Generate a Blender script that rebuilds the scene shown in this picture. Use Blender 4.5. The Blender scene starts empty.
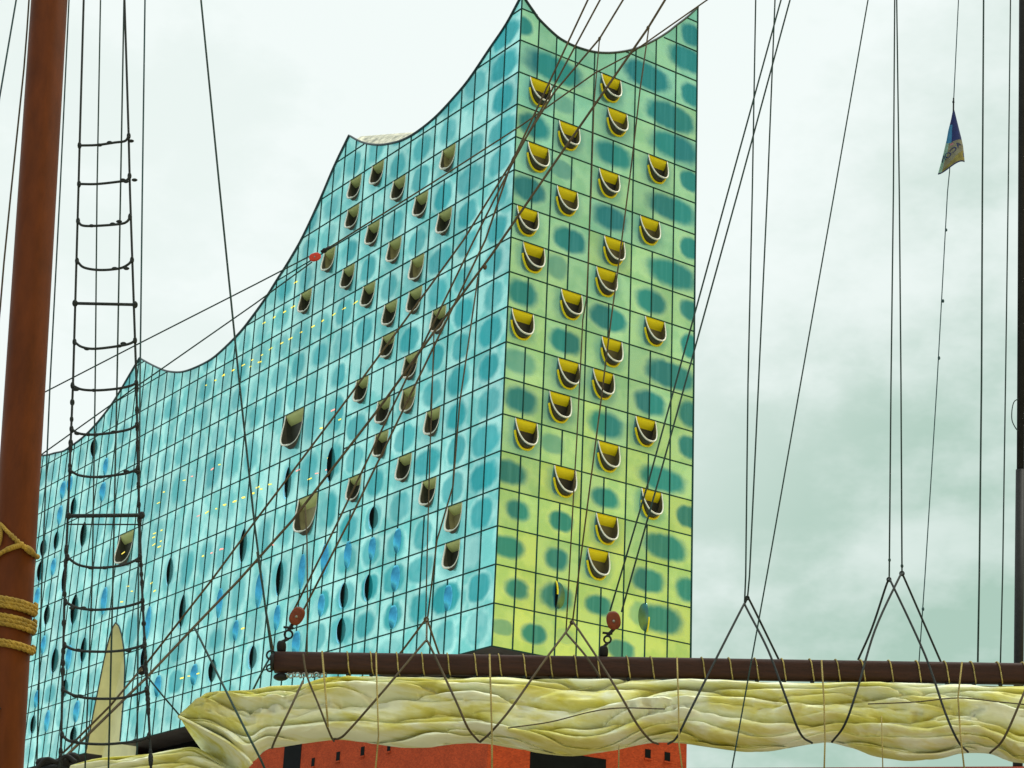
import bpy, bmesh, math, random
from mathutils import Vector, Matrix, noise

random.seed(7)
SC = bpy.context.scene
COL = SC.collection
R = math.radians

# ------------------------------------------------------------------ camera
ZB = 45.3175                      # height of the lowest facade line above the water
CAM = Vector((-96.9254, -140.6125, ZB - 41.3175))
FPX, YAW, PIT, ROL = 1944.4329, 0.60779664, 0.34978882, 0.04508971
FW = Vector((math.cos(PIT)*math.sin(YAW), math.cos(PIT)*math.cos(YAW), math.sin(PIT)))
_rt = Vector((math.cos(YAW), -math.sin(YAW), 0))
_up = _rt.cross(FW)
RT = math.cos(ROL)*_rt + math.sin(ROL)*_up
UP = -math.sin(ROL)*_rt + math.cos(ROL)*_up
cd = bpy.data.cameras.new('camera')
cam = bpy.data.objects.new('camera', cd)
COL.objects.link(cam)
cd.sensor_width = 36.0
cd.lens = FPX/1024*36.0
cd.clip_start = 0.1
cd.clip_end = 20000
cam.matrix_world = Matrix(((RT.x, UP.x, -FW.x, CAM.x), (RT.y, UP.y, -FW.y, CAM.y),
                           (RT.z, UP.z, -FW.z, CAM.z), (0, 0, 0, 1)))
SC.camera = cam
HN = Vector((math.sin(YAW), math.cos(YAW), 0))        # horizontal heading of the view

# ------------------------------------------------------------------ light
SC.view_settings.view_transform = 'Standard'
SC.view_settings.look = 'None'
SC.view_settings.exposure = 0.0
SC.view_settings.gamma = 1.0
SC.view_settings.use_curve_mapping = False
SC.cycles.max_bounces = 8
SC.cycles.use_denoising = True

SUN_EL, SUN_AZ = R(60), R(100)    # azimuth clockwise from +y
W = bpy.data.worlds.new('World')
SC.world = W
W.use_nodes = True
nt = W.node_tree
nt.nodes.clear()
def wn(t, **k):
    n = nt.nodes.new(t)
    for a, v in k.items(): setattr(n, a, v)
    return n
def wl(a, b): nt.links.new(a, b)
def wmath(op, a, b=None, c=None, clamp=False):
    n = wn('ShaderNodeMath', operation=op, use_clamp=clamp)
    for i, v in enumerate((a, b, c)):
        if v is None: continue
        if isinstance(v, (int, float)): n.inputs[i].default_value = v
        else: wl(v, n.inputs[i])
    return n.outputs[0]
def wmap(v, a, b, c, d, smooth=True):
    n = wn('ShaderNodeMapRange', interpolation_type='SMOOTHSTEP' if smooth else 'LINEAR')
    for i, q in enumerate((v, a, b, c, d)):
        if isinstance(q, (int, float)): n.inputs[i].default_value = q
        else: wl(q, n.inputs[i])
    return n.outputs[0]
def wmix(f, a, b):
    n = wn('ShaderNodeMix', data_type='RGBA')
    for i, q in ((0, f), (6, a), (7, b)):
        if isinstance(q, (int, float)): n.inputs[i].default_value = q
        elif isinstance(q, tuple): n.inputs[i].default_value = (*q, 1)
        else: wl(q, n.inputs[i])
    return n.outputs[2]
def wdot(v, d):
    n = wn('ShaderNodeVectorMath', operation='DOT_PRODUCT')
    wl(v, n.inputs[0]); n.inputs[1].default_value = d
    return n.outputs['Value']
tc = wn('ShaderNodeTexCoord')
D = tc.outputs['Generated']
sepx = wn('ShaderNodeSeparateXYZ'); wl(D, sepx.inputs[0])
DZ = sepx.outputs[2]
mp = wn('ShaderNodeMapping'); wl(D, mp.inputs[0]); mp.inputs['Scale'].default_value = (1, 1, 1.7)
n1 = wn('ShaderNodeTexNoise'); wl(mp.outputs[0], n1.inputs['Vector'])
n1.inputs['Scale'].default_value = 4.2; n1.inputs['Detail'].default_value = 6; n1.inputs['Roughness'].default_value = .55
n2 = wn('ShaderNodeTexNoise'); wl(mp.outputs[0], n2.inputs['Vector'])
n2.inputs['Scale'].default_value = 13; n2.inputs['Detail'].default_value = 5; n2.inputs['Roughness'].default_value = .6
# overcast deck: bright cloud overhead and to the north-west, greyer green low in the east
east = wdot(D, (0.95, -0.10, -0.45))
grey = wmap(east, 0.24, 0.60, 0.0, 1.0)
cl = wmath('ADD', wmath('MULTIPLY', n1.outputs[0], 0.65), wmath('MULTIPLY', n2.outputs[0], 0.35))
patch = wmath('MULTIPLY', wmap(cl, 0.38, 0.60, 0.30, -0.34), wmap(grey, 0.0, 0.6, 0.42, 1.0))
f_grey = wmath('ADD', grey, patch, clamp=True)
deck = wmix(f_grey, (0.95, 1.02, 0.985), (0.43, 0.615, 0.50))
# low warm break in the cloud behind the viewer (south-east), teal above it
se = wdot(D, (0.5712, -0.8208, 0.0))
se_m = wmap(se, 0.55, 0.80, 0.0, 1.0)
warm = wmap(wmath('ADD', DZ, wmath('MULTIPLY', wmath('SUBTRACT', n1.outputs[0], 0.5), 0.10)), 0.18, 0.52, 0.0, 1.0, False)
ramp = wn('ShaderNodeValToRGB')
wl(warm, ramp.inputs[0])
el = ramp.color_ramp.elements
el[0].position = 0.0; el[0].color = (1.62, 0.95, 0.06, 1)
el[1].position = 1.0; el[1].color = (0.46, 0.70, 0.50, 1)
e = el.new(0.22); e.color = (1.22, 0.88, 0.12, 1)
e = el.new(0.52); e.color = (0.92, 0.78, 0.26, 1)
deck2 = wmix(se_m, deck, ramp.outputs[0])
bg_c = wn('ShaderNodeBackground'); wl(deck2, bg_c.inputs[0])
nw = wmap(wdot(D, (-0.5712, 0.8208, 0.0)), 0.60, 0.80, 0.0, 1.0)
n3 = wn('ShaderNodeTexNoise'); wl(mp.outputs[0], n3.inputs['Vector'])
n3.inputs['Scale'].default_value = 22; n3.inputs['Detail'].default_value = 4; n3.inputs['Roughness'].default_value = .55
nwb = wmath('ADD', 1.0, wmath('MULTIPLY', nw, wmath('ADD', wmap(n3.outputs[0], .40, .62, -.14, .22), wmap(DZ, .20, .38, .16, 0.0))))
wl(wmath('MULTIPLY', nwb, wmap(DZ, 0.58, 0.95, 1.0, 2.3)), bg_c.inputs[1])      # an overcast sky is brightest overhead
sky = wn('ShaderNodeTexSky', sky_type='NISHITA')
sky.sun_disc = False; sky.sun_elevation = SUN_EL; sky.sun_rotation = SUN_AZ; sky.altitude = 0
bg_s = wn('ShaderNodeBackground'); wl(sky.outputs[0], bg_s.inputs[0]); bg_s.inputs[1].default_value = 0.11
gap = wmap(wdot(D, (-0.90, 0.25, 0.35)), 0.80, 0.95, 0.93, 0.30)     # blue gap in the cloud, west
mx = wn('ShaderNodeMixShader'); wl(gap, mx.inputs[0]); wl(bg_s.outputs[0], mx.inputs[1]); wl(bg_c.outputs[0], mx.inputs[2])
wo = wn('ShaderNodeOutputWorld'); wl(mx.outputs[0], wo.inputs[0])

sd = bpy.data.lights.new('sun', 'SUN'); sd.energy = 1.5; sd.angle = R(14); sd.color = (1, 0.95, 0.86)
sun = bpy.data.objects.new('sun', sd); COL.objects.link(sun)
sdir = Vector((math.sin(SUN_AZ)*math.cos(SUN_EL), math.cos(SUN_AZ)*math.cos(SUN_EL), math.sin(SUN_EL)))
sun.rotation_euler = sdir.to_track_quat('Z', 'Y').to_euler()
sun.location = (0, -60, 140)

# ------------------------------------------------------------------ helpers
def ray(x, y): return (x-512)*RT - (y-384)*UP + FPX*FW
def at(x, y, dist):
    """point seen at that pixel, on the upright plane `dist` metres ahead"""
    d = ray(x, y)
    return CAM + d*(dist/(d.dot(HN)))
def face_hit(x, y, face):
    """facade coordinates (along, height above the lowest line) of a pixel"""
    d = ray(x, y)
    if face == 'L':
        p = CAM + d*(-CAM.x/d.x); return p.y, p.z-ZB
    p = CAM + d*(-CAM.y/d.y); return p.x, p.z-ZB

def link(o, parent=None):
    COL.objects.link(o)
    if parent is not None: o.parent = parent
    return o
def mesh_obj(name, verts, faces, mat, parent=None, smooth=False):
    me = bpy.data.meshes.new(name)
    me.from_pydata([tuple(v) for v in verts], [], faces)
    me.update()
    if smooth:
        for p in me.polygons: p.use_smooth = True
    for m in (mat if isinstance(mat, (list, tuple)) else [mat]): me.materials.append(m)
    return link(bpy.data.objects.new(name, me), parent)
def empty(name, loc=(0, 0, 0)):
    o = bpy.data.objects.new(name, None); o.location = loc; o.empty_display_size = .3
    return link(o)
def tag(o, label=None, cat=None, group=None, kind=None):
    if label: o['label'] = label
    if cat: o['category'] = cat
    if group: o['group'] = group
    if kind: o['kind'] = kind
    return o

class MB:
    def __init__(s): s.v = []; s.f = []; s.m = []
    def add(s, vs, fs, m=0):
        b = len(s.v); s.v += [Vector(v) for v in vs]
        s.f += [tuple(b+i for i in f) for f in fs]; s.m += [m]*len(fs)
    def box(s, c, ax, ay, az, m=0):
        c = Vector(c); ax = Vector(ax); ay = Vector(ay); az = Vector(az)
        vs = [c+i*ax+j*ay+k*az for k in (-1, 1) for j in (-1, 1) for i in (-1, 1)]
        s.add(vs, [(0, 2, 3, 1), (4, 5, 7, 6), (0, 1, 5, 4), (2, 6, 7, 3), (0, 4, 6, 2), (1, 3, 7, 5)], m)
    def tube(s, pts, r, seg=8, m=0, cap=True):
        pts = [Vector(p) for p in pts]; n = len(pts)
        if n < 2: return
        rr = r if isinstance(r, (list, tuple)) else [r]*n
        ref = None; vs = []
        for i, p in enumerate(pts):
            t = (pts[min(i+1, n-1)] - pts[max(i-1, 0)]).normalized()
            if ref is None:
                ref = t.orthogonal().normalized()
            u = (ref - t*ref.dot(t)).normalized(); w = t.cross(u); ref = u
            for k in range(seg):
                a = 2*math.pi*k/seg
                vs.append(p + rr[i]*(math.cos(a)*u + math.sin(a)*w))
        fs = [(i*seg+k, i*seg+(k+1) % seg, (i+1)*seg+(k+1) % seg, (i+1)*seg+k) for i in range(n-1) for k in range(seg)]
        if cap:
            fs.append(tuple(range(seg-1, -1, -1))); fs.append(tuple((n-1)*seg+k for k in range(seg)))
        s.add(vs, fs, m)
    def ellipsoid(s, c, ax, ay, az, seg=16, rings=10, m=0, e=1.0):
        c = Vector(c); ax = Vector(ax); ay = Vector(ay); az = Vector(az)
        pw = lambda q: math.copysign(abs(q)**e, q)
        vs = [c-az]
        for i in range(1, rings):
            ph = -math.pi/2 + math.pi*i/rings
            for k in range(seg):
                a = 2*math.pi*k/seg
                vs.append(c + pw(math.cos(ph))*(pw(math.cos(a))*ax + pw(math.sin(a))*ay) + pw(math.sin(ph))*az)
        vs.append(c+az); top = len(vs)-1
        fs = [(0, 1+(k+1) % seg, 1+k) for k in range(seg)]
        for i in range(rings-2):
            for k in range(seg):
                a = 1+i*seg+k; b = 1+i*seg+(k+1) % seg
                fs.append((a, b, b+seg, a+seg))
        b0 = 1+(rings-2)*seg
        fs += [(b0+k, b0+(k+1) % seg, top) for k in range(seg)]
        s.add(vs, fs, m)
    def ring(s, c, u, w, rad, r, seg=20, m=0):
        c = Vector(c)
        s.tube([c+rad*(math.cos(2*math.pi*k/seg)*Vector(u)+math.sin(2*math.pi*k/seg)*Vector(w)) for k in range(seg+1)], r, 6, m, False)
    def build(s, name, mat, parent=None, smooth=False):
        o = mesh_obj(name, s.v, s.f, mat, parent, smooth)
        if any(s.m):
            for p, q in zip(o.data.polygons, s.m): p.material_index = q
        return o

# ------------------------------------------------------------------ materials
def new_mat(name):
    m = bpy.data.materials.new(name); m.use_nodes = True
    return m, m.node_tree, m.node_tree.nodes['Principled BSDF']
def simple(name, col, rough=.6, metal=0.0, var=.25, scale=3.0, bump=0.0, col2=None, coord='Object', stretch=(1, 1, 1), spec=.5):
    m, t, b = new_mat(name)
    b.inputs['Roughness'].default_value = rough; b.inputs['Metallic'].default_value = metal
    b.inputs['Specular IOR Level'].default_value = spec
    co = t.nodes.new('ShaderNodeTexCoord'); mpg = t.nodes.new('ShaderNodeMapping')
    mpg.inputs['Scale'].default_value = stretch
    t.links.new(co.outputs[coord], mpg.inputs[0])
    n = t.nodes.new('ShaderNodeTexNoise'); n.inputs['Scale'].default_value = scale
    n.inputs['Detail'].default_value = 6; n.inputs['Roughness'].default_value = .62
    t.links.new(mpg.outputs[0], n.inputs['Vector'])
    r = t.nodes.new('ShaderNodeValToRGB')
    c2 = col2 or tuple(c*(1-var) for c in col)
    c1 = tuple(min(1, c*(1+var*.6)) for c in col)
    r.color_ramp.elements[0].position = .32; r.color_ramp.elements[0].color = (*c2, 1)
    r.color_ramp.elements[1].position = .66; r.color_ramp.elements[1].color = (*c1, 1)
    t.links.new(n.outputs[0], r.inputs[0]); t.links.new(r.outputs[0], b.inputs['Base Color'])
    if bump:
        bp = t.nodes.new('ShaderNodeBump'); bp.inputs['Strength'].default_value = bump
        bp.inputs['Distance'].default_value = .02
        t.links.new(n.outputs[0], bp.inputs['Height']); t.links.new(bp.outputs[0], b.inputs['Normal'])
    return m

M = {}
def glass_mat(name, frit_a, frit_b, room_a, room_b):
    # dot-printed glass: two tones of print, two tones of clear glass
    m, t, b = new_mat(name)
    N = t.nodes.new; Lk = t.links.new
    def mth(op, a, c=None, d=None, clamp=False):
        n = N('ShaderNodeMath'); n.operation = op; n.use_clamp = clamp
        for i, v in enumerate((a, c, d)):
            if v is None: continue
            if isinstance(v, (int, float)): n.inputs[i].default_value = v
            else: Lk(v, n.inputs[i])
        return n.outputs[0]
    def mrange(v, a, bb, c, d):
        n = N('ShaderNodeMapRange'); n.interpolation_type = 'SMOOTHSTEP'
        for i, q in enumerate((v, a, bb, c, d)):
            if isinstance(q, (int, float)): n.inputs[i].default_value = q
            else: Lk(q, n.inputs[i])
        return n.outputs[0]
    def mixc(f, a, c):
        n = N('ShaderNodeMix'); n.data_type = 'RGBA'
        for i, q in ((0, f), (6, a), (7, c)):
            if isinstance(q, (int, float)): n.inputs[i].default_value = q
            elif isinstance(q, tuple): n.inputs[i].default_value = (*q, 1)
            else: Lk(q, n.inputs[i])
        return n.outputs[2]
    b.inputs['Specular IOR Level'].default_value = .2
    uv = N('ShaderNodeUVMap'); uv.uv_map = 'facade'
    su = N('ShaderNodeSeparateXYZ'); Lk(uv.outputs[0], su.inputs[0])
    def attr(nm):
        a = N('ShaderNodeAttribute'); a.attribute_name = nm; return a
    A, B, P = attr('oval_a'), attr('oval_b'), attr('pane_rand')
    sa = N('ShaderNodeSeparateXYZ'); Lk(A.outputs['Vector'], sa.inputs[0])
    sb = N('ShaderNodeSeparateXYZ'); Lk(B.outputs['Vector'], sb.inputs[0])
    du = mth('ABSOLUTE', mth('DIVIDE', mth('SUBTRACT', su.outputs[0], sa.outputs[0]), sa.outputs[2]))
    dv = mth('ABSOLUTE', mth('DIVIDE', mth('SUBTRACT', su.outputs[1], sa.outputs[1]), sb.outputs[0]))
    d = mth('POWER', mth('ADD', mth('POWER', du, 2.4), mth('POWER', dv, 2.4)), 1/2.4)
    wob = N('ShaderNodeTexNoise'); wob.noise_dimensions = '2D'; Lk(uv.outputs[0], wob.inputs['Vector'])
    wob.inputs['Scale'].default_value = .9; wob.inputs['Detail'].default_value = 3
    d = mth('ADD', d, mth('MULTIPLY', mth('SUBTRACT', wob.outputs[0], .5), .30))
    clear = mth('MULTIPLY', mrange(d, mth('SUBTRACT', 1.0, sb.outputs[1]), mth('ADD', 1.0, sb.outputs[1]), 1.0, 0.0), sb.outputs[2])
    halo = mth('MULTIPLY', mrange(d, 1.0, 1.35, 1.0, 0.0), mth('SUBTRACT', 1.0, clear))
    halo = mth('MULTIPLY', halo, sb.outputs[2])
    # cloudy dot print
    fr = N('ShaderNodeTexNoise'); fr.noise_dimensions = '2D'; Lk(uv.outputs[0], fr.inputs['Vector'])
    fr.inputs['Scale'].default_value = .34; fr.inputs['Detail'].default_value = 2.5; fr.inputs['Roughness'].default_value = .6
    frit = mixc(mrange(fr.outputs[0], .34, .60, 0, 1), frit_a, frit_b)
    frit = mixc(mth('MULTIPLY', halo, .35), frit, (.62, .88, .82))  # brighter halo round the ovals: glow put into the print colour
    # clear glass: dim rooms, pale curtains as upright stripes
    st = N('ShaderNodeTexNoise'); st.noise_dimensions = '2D'
    mp_ = N('ShaderNodeMapping'); mp_.inputs['Scale'].default_value = (2.2, .10, 1); Lk(uv.outputs[0], mp_.inputs[0]); Lk(mp_.outputs[0], st.inputs['Vector'])
    st.inputs['Scale'].default_value = 1.0; st.inputs['Detail'].default_value = 3
    room = mixc(mrange(st.outputs[0], .45, .75, 0, 1), room_a, room_b)
    room = mixc(mth('MULTIPLY', P.outputs['Fac'], .45), room, (.03, .38, .41))
    colr = mixc(clear, frit, room)
    hsv = N('ShaderNodeHueSaturation'); Lk(colr, hsv.inputs['Color'])
    Lk(mth('ADD', .86, mth('MULTIPLY', P.outputs['Fac'], .22)), hsv.inputs['Value'])
    Lk(hsv.outputs[0], b.inputs['Base Color'])
    Lk(mth('SUBTRACT', .86, mth('MULTIPLY', clear, .44)), b.inputs['Metallic'])
    Lk(mth('SUBTRACT', .20, mth('MULTIPLY', clear, .14)), b.inputs['Roughness'])
    bw = N('ShaderNodeTexNoise'); bw.noise_dimensions = '2D'; Lk(uv.outputs[0], bw.inputs['Vector'])
    bw.inputs['Scale'].default_value = .55; bw.inputs['Detail'].default_value = 2
    bp = N('ShaderNodeBump'); bp.inputs['Strength'].default_value = .3; bp.inputs['Distance'].default_value = .035
    Lk(bw.outputs[0], bp.inputs['Height'])
    T = attr('pane_tilt')      # every pane hangs a little out of true
    va = N('ShaderNodeVectorMath'); va.operation = 'ADD'; Lk(bp.outputs[0], va.inputs[0]); Lk(T.outputs['Vector'], va.inputs[1])
    vn = N('ShaderNodeVectorMath'); vn.operation = 'NORMALIZE'; Lk(va.outputs[0], vn.inputs[0])
    Lk(vn.outputs[0], b.inputs['Normal'])
    return m
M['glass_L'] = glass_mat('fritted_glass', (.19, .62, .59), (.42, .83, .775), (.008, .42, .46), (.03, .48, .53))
M['glass_R'] = glass_mat('fritted_glass_right_toned', (.36, .72, .66), (.46, .83, .76), (.045, .265, .36), (.07, .32, .43))  # same glass as the long face; this face's reflected tone put into the colours
M['bulge'] = simple('bent_glass', (.10, .55, .74), .06, .93, .35, .8)
M['mullion'] = simple('mullion_metal', (.008, .055, .045), .6, 0, .3, .5, 0, None, 'Object', (1, 1, 1), .12)
M['parapet'] = simple('roof_edge_metal', (.02, .045, .05), .5, .2, .3, .5)
M['roof'] = simple('roof_discs', (.66, .62, .46), .6, 0, .3, 1.3, 0, (.16, .17, .12))
M['dark'] = simple('dark_interior', (.004, .005, .005), .8, 0, .4, .7, 0, None, 'Object', (1, 1, 1), .1)
M['soffit'] = simple('soffit_panel', (.075, .085, .08), .6, 0, .3, .4)
M['yellow'] = simple('yellow_lit_soffit', (.97, .80, .004), .55, 0, .1, .5)  # same ceilings on both faces; yellow reflected light put into this colour
M['olive'] = simple('olive_soffit', (.56, .60, .22), .6, 0, .15, .5)  # duller light on the long face put into this colour
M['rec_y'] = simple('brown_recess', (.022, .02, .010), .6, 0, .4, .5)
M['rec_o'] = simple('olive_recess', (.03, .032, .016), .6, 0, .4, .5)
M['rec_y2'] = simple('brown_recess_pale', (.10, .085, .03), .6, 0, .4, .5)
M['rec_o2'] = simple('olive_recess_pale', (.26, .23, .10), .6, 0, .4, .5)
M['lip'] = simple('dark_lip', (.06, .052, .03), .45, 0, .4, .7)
M['rim'] = simple('pale_rim', (.80, .80, .68), .4, 0, .1, 1)
M['trim_y'] = simple('yellow_trim', (.97, .80, .006), .5, 0, .1, 1)
M['beige'] = simple('beige_plaster', (.82, .78, .42), .8, 0, .12, .35)
M['ground'] = simple('quay_stone', (.60, .58, .50), .9, 0, .3, .4)
M['water'] = simple('water', (.09, .13, .11), .12, 0, .3, .25, .25)

def brick_mat():
    m, t, b = new_mat('brick_wall')
    co = t.nodes.new('ShaderNodeTexCoord')
    sp = t.nodes.new('ShaderNodeSeparateXYZ'); t.links.new(co.outputs['Object'], sp.inputs[0])
    ad = t.nodes.new('ShaderNodeMath'); t.links.new(sp.outputs[0], ad.inputs[0]); t.links.new(sp.outputs[1], ad.inputs[1])
    cb = t.nodes.new('ShaderNodeCombineXYZ'); t.links.new(ad.outputs[0], cb.inputs[0]); t.links.new(sp.outputs[2], cb.inputs[1])
    br = t.nodes.new('ShaderNodeTexBrick'); t.links.new(cb.outputs[0], br.inputs['Vector'])
    br.inputs['Color1'].default_value = (.50, .062, .016, 1); br.inputs['Color2'].default_value = (.32, .036, .010, 1)
    br.inputs['Mortar'].default_value = (.34, .07, .022, 1); br.inputs['Scale'].default_value = 2.2
    br.inputs['Mortar Size'].default_value = .03
    n = t.nodes.new('ShaderNodeTexNoise'); n.inputs['Scale'].default_value = .5; n.inputs['Detail'].default_value = 6
    t.links.new(co.outputs['Object'], n.inputs['Vector'])
    mx_ = t.nodes.new('ShaderNodeMix'); mx_.data_type = 'RGBA'; mx_.blend_type = 'MULTIPLY'; mx_.inputs[0].default_value = .5
    t.links.new(br.outputs[0], mx_.inputs[6]); t.links.new(n.outputs[0], mx_.inputs[7])
    hs = t.nodes.new('ShaderNodeHueSaturation'); hs.inputs['Value'].default_value = 1.35
    t.links.new(mx_.outputs[2], hs.inputs['Color']); t.links.new(hs.outputs[0], b.inputs['Base Color'])
    b.inputs['Roughness'].default_value = .85; b.inputs['Specular IOR Level'].default_value = .15
    return m
M['brick'] = brick_mat()
def lamp_mat(nm, c, s):
    m, t, b = new_mat(nm)
    b.inputs['Base Color'].default_value = (*c, 1)
    b.inputs['Emission Color'].default_value = (*c, 1); b.inputs['Emission Strength'].default_value = s
    return m
M['lamp_y'] = lamp_mat('lamp_warm', (1, .78, .10), .95)
M['lamp_p'] = lamp_mat('lamp_pink', (1, .40, .33), .85)

def rope_mat(nm, c, sc=60):
    m, t, b = new_mat(nm)
    co = t.nodes.new('ShaderNodeTexCoord')
    wv = t.nodes.new('ShaderNodeTexWave'); wv.bands_direction = 'DIAGONAL'; wv.inputs['Scale'].default_value = sc; wv.inputs['Distortion'].default_value = 1.5
    t.links.new(co.outputs['Object'], wv.inputs['Vector'])
    n = t.nodes.new('ShaderNodeTexNoise'); n.inputs['Scale'].default_value = 9; n.inputs['Detail'].default_value = 5
    t.links.new(co.outputs['Object'], n.inputs['Vector'])
    r = t.nodes.new('ShaderNodeValToRGB')
    r.color_ramp.elements[0].position = .3; r.color_ramp.elements[0].color = (*[q*.6 for q in c], 1)
    r.color_ramp.elements[1].position = .7; r.color_ramp.elements[1].color = (*[min(1, q*1.25) for q in c], 1)
    t.links.new(n.outputs[0], r.inputs[0])
    mx_ = t.nodes.new('ShaderNodeMix'); mx_.data_type = 'RGBA'; mx_.blend_type = 'MULTIPLY'; mx_.inputs[0].default_value = .35
    t.links.new(r.outputs[0], mx_.inputs[6]); t.links.new(wv.outputs[0], mx_.inputs[7])
    t.links.new(mx_.outputs[2], b.inputs['Base Color'])
    bp = t.nodes.new('ShaderNodeBump'); bp.inputs['Strength'].default_value = .6; bp.inputs['Distance'].default_value = .004
    t.links.new(wv.outputs[0], bp.inputs['Height']); t.links.new(bp.outputs[0], b.inputs['Normal'])
    b.inputs['Roughness'].default_value = .85
    return m
M['rope_brown'] = rope_mat('rope_brown', (.085, .060, .022))
M['rope_dark'] = rope_mat('rope_tarred', (.012, .018, .016))
M['rope_green'] = rope_mat('rope_green', (.020, .055, .045))
M['rope_teal'] = rope_mat('rope_teal', (.03, .085, .09))
M['rope_tan'] = rope_mat('rope_tan', (.42, .33, .10))
M['rope_yellow'] = rope_mat('rope_yellow', (.42, .26, .03), 45)
M['wood'] = simple('spar_wood', (.034, .012, .006), .6, 0, .35, 5, .3, None, 'Object', (1, 1, 8), .2)
M['mast'] = simple('mast_paint', (.110, .026, .004), .55, 0, .22, 7, .15, (.080, .019, .003), 'Object', (1, 1, .35), .12)
M['redwood'] = simple('varnished_block', (.17, .034, .009), .45, 0, .4, 20, .1, None, 'Object', (1, 1, 1), .25)
M['redblock'] = simple('red_block_paint', (.55, .03, .006), .4, 0, .2, 12)
M['iron'] = simple('iron', (.014, .014, .013), .6, .1, .3, 20, 0, None, 'Object', (1, 1, 1), .2)
M['steel'] = simple('galvanised', (.30, .30, .26), .4, .8, .3, 20)
M['redrail'] = simple('red_rail', (.30, .03, .02), .5, 0, .2, 6)
def sail_mat():
    m, t, b = new_mat('sail_canvas')
    co = t.nodes.new('ShaderNodeTexCoord')
    n = t.nodes.new('ShaderNodeTexNoise'); n.inputs['Scale'].default_value = 2.0; n.inputs['Detail'].default_value = 6; n.inputs['Roughness'].default_value = .6
    mpn = t.nodes.new('ShaderNodeMapping'); mpn.inputs['Rotation'].default_value = (0, 0, R(35)); mpn.inputs['Scale'].default_value = (.55, 2.0, 3.4)
    t.links.new(co.outputs['Object'], mpn.inputs[0]); t.links.new(mpn.outputs[0], n.inputs['Vector'])
    r = t.nodes.new('ShaderNodeValToRGB'); e_ = r.color_ramp.elements
    e_[0].position = .30; e_[0].color = (.56, .51, .06, 1)
    e_[1].position = .57; e_[1].color = (.80, .82, .60, 1)
    q = e_.new(.44); q.color = (.70, .67, .24, 1)
    t.links.new(n.outputs[0], r.inputs[0]); t.links.new(r.outputs[0], b.inputs['Base Color'])
    f = t.nodes.new('ShaderNodeTexNoise'); f.inputs['Scale'].default_value = 26; f.inputs['Detail'].default_value = 4
    mpg = t.nodes.new('ShaderNodeMapping'); mpg.inputs['Scale'].default_value = (.35, .35, 1.6)
    t.links.new(co.outputs['Object'], mpg.inputs[0]); t.links.new(mpg.outputs[0], f.inputs['Vector'])
    bp = t.nodes.new('ShaderNodeBump'); bp.inputs['Strength'].default_value = .45; bp.inputs['Distance'].default_value = .012
    t.links.new(f.outputs[0], bp.inputs['Height']); t.links.new(bp.outputs[0], b.inputs['Normal'])
    b.inputs['Roughness'].default_value = .8
    return m
M['sail'] = sail_mat()

# ------------------------------------------------------------------ setting
def disc(name, z, rad, mat, c=(0, 0)):
    vs = [(c[0]+rad*math.cos(2*math.pi*k/64), c[1]+rad*math.sin(2*math.pi*k/64), z) for k in range(64)]
    return mesh_obj(name, vs, [tuple(range(64))], mat)
tag(disc('water', 0, 6000, M['water']), kind='structure')
q = MB(); q.box((15, 52, .8), (75, 0, 0), (0, 105, 0), (0, 0, 1.2))
tag(q.build('quay', M['ground']), kind='structure')

def slab(name, d0, d1, w, z0, z1, mat):
    # level slab lying across the view between two distances from the photographer
    sx = Vector((HN.y, -HN.x, 0)); b = MB()
    c = Vector((CAM.x, CAM.y, 0)) + HN*(d0+d1)/2 + Vector((0, 0, (z0+z1)/2))
    b.box(c, sx*w, HN*(d1-d0)/2, Vector((0, 0, (z1-z0)/2)))
    return tag(b.build(name, mat), kind='structure')
M['deck'] = simple('deck_planks', (.22, .18, .11), .7, 0, .2, 2, 0, None, 'Object', (1, 6, 1))
slab('pavement', -30, 6.5, 60, 0, 2.3, M['ground'])  # unseen quayside, added so its pale stone bounces light up
slab('ship_deck', 8.2, 15.2, 16, .4, 2.9, M['deck'])  # unseen deck under the spars, added to bounce light onto the sail

# ------------------------------------------------------------------ the glass concert hall
GZ = 2.0
hall = empty('concert_hall', (0, 0, GZ))
tag(hall, 'tall glass concert hall with swooping pointed roof above a red brick base', 'building')
def hpart(o, parent=None):
    o.parent = parent or hall
    if parent is None: o.location = (o.location[0], o.location[1], o.location[2] + ZB-GZ)
    return o

H = 3.6
ZBOT = -3.93
WR = 23.2
LEN = 126.0
ROOF_L = [(0,62.9),(.5,62.4),(2.6,60.6),(5.4,59),(9.1,56.9),(12.2,55.8),(14.8,55.1),(17,54.8),(19.5,54.7),(21.7,54.9),(23.9,55.4),(26.4,56.2),(29.1,57.4),(31.3,58.7),(33.3,60.1),(36.1,57.4),(38.8,54.2),(42.3,50.6),(45.3,48.4),(47.8,46.9),(50.2,45.4),(54.7,43.3),(57.5,42.4),(61.9,41.5),(64.6,41.35),(68.8,41.6),(71.5,42),(74,42.7),(76.5,43.6),(80.8,45.6),(84.9,47.7),(86.5,46.7),(91.3,43.7),(94.5,42.3),(97.7,41.3),(101.1,40.6),(104.9,40.3),(107.3,40.2),(110.7,40.7),(113.1,41.0),(115.6,41.5),(120,42.4),(126,43.6)]
ROOF_R = [(0,62.9),(.4,62.4),(1.5,61.4),(2.2,60.8),(4.5,59.7),(5.8,59.45),(6.9,59.4),(8.3,59.5),(9.7,59.75),(11.1,60.2),(12.5,60.8),(14.1,61.65),(15.4,62.5),(17.5,64.2),(19.1,65.7),(20.2,66.9),(21.8,68.6),(23.2,70.3)]
def interp(tab, x):
    if x <= tab[0][0]: return tab[0][1]
    for (a, b), (c, d) in zip(tab, tab[1:]):
        if x <= c: return b + (d-b)*(x-a)/(c-a)
    return tab[-1][1]
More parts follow.
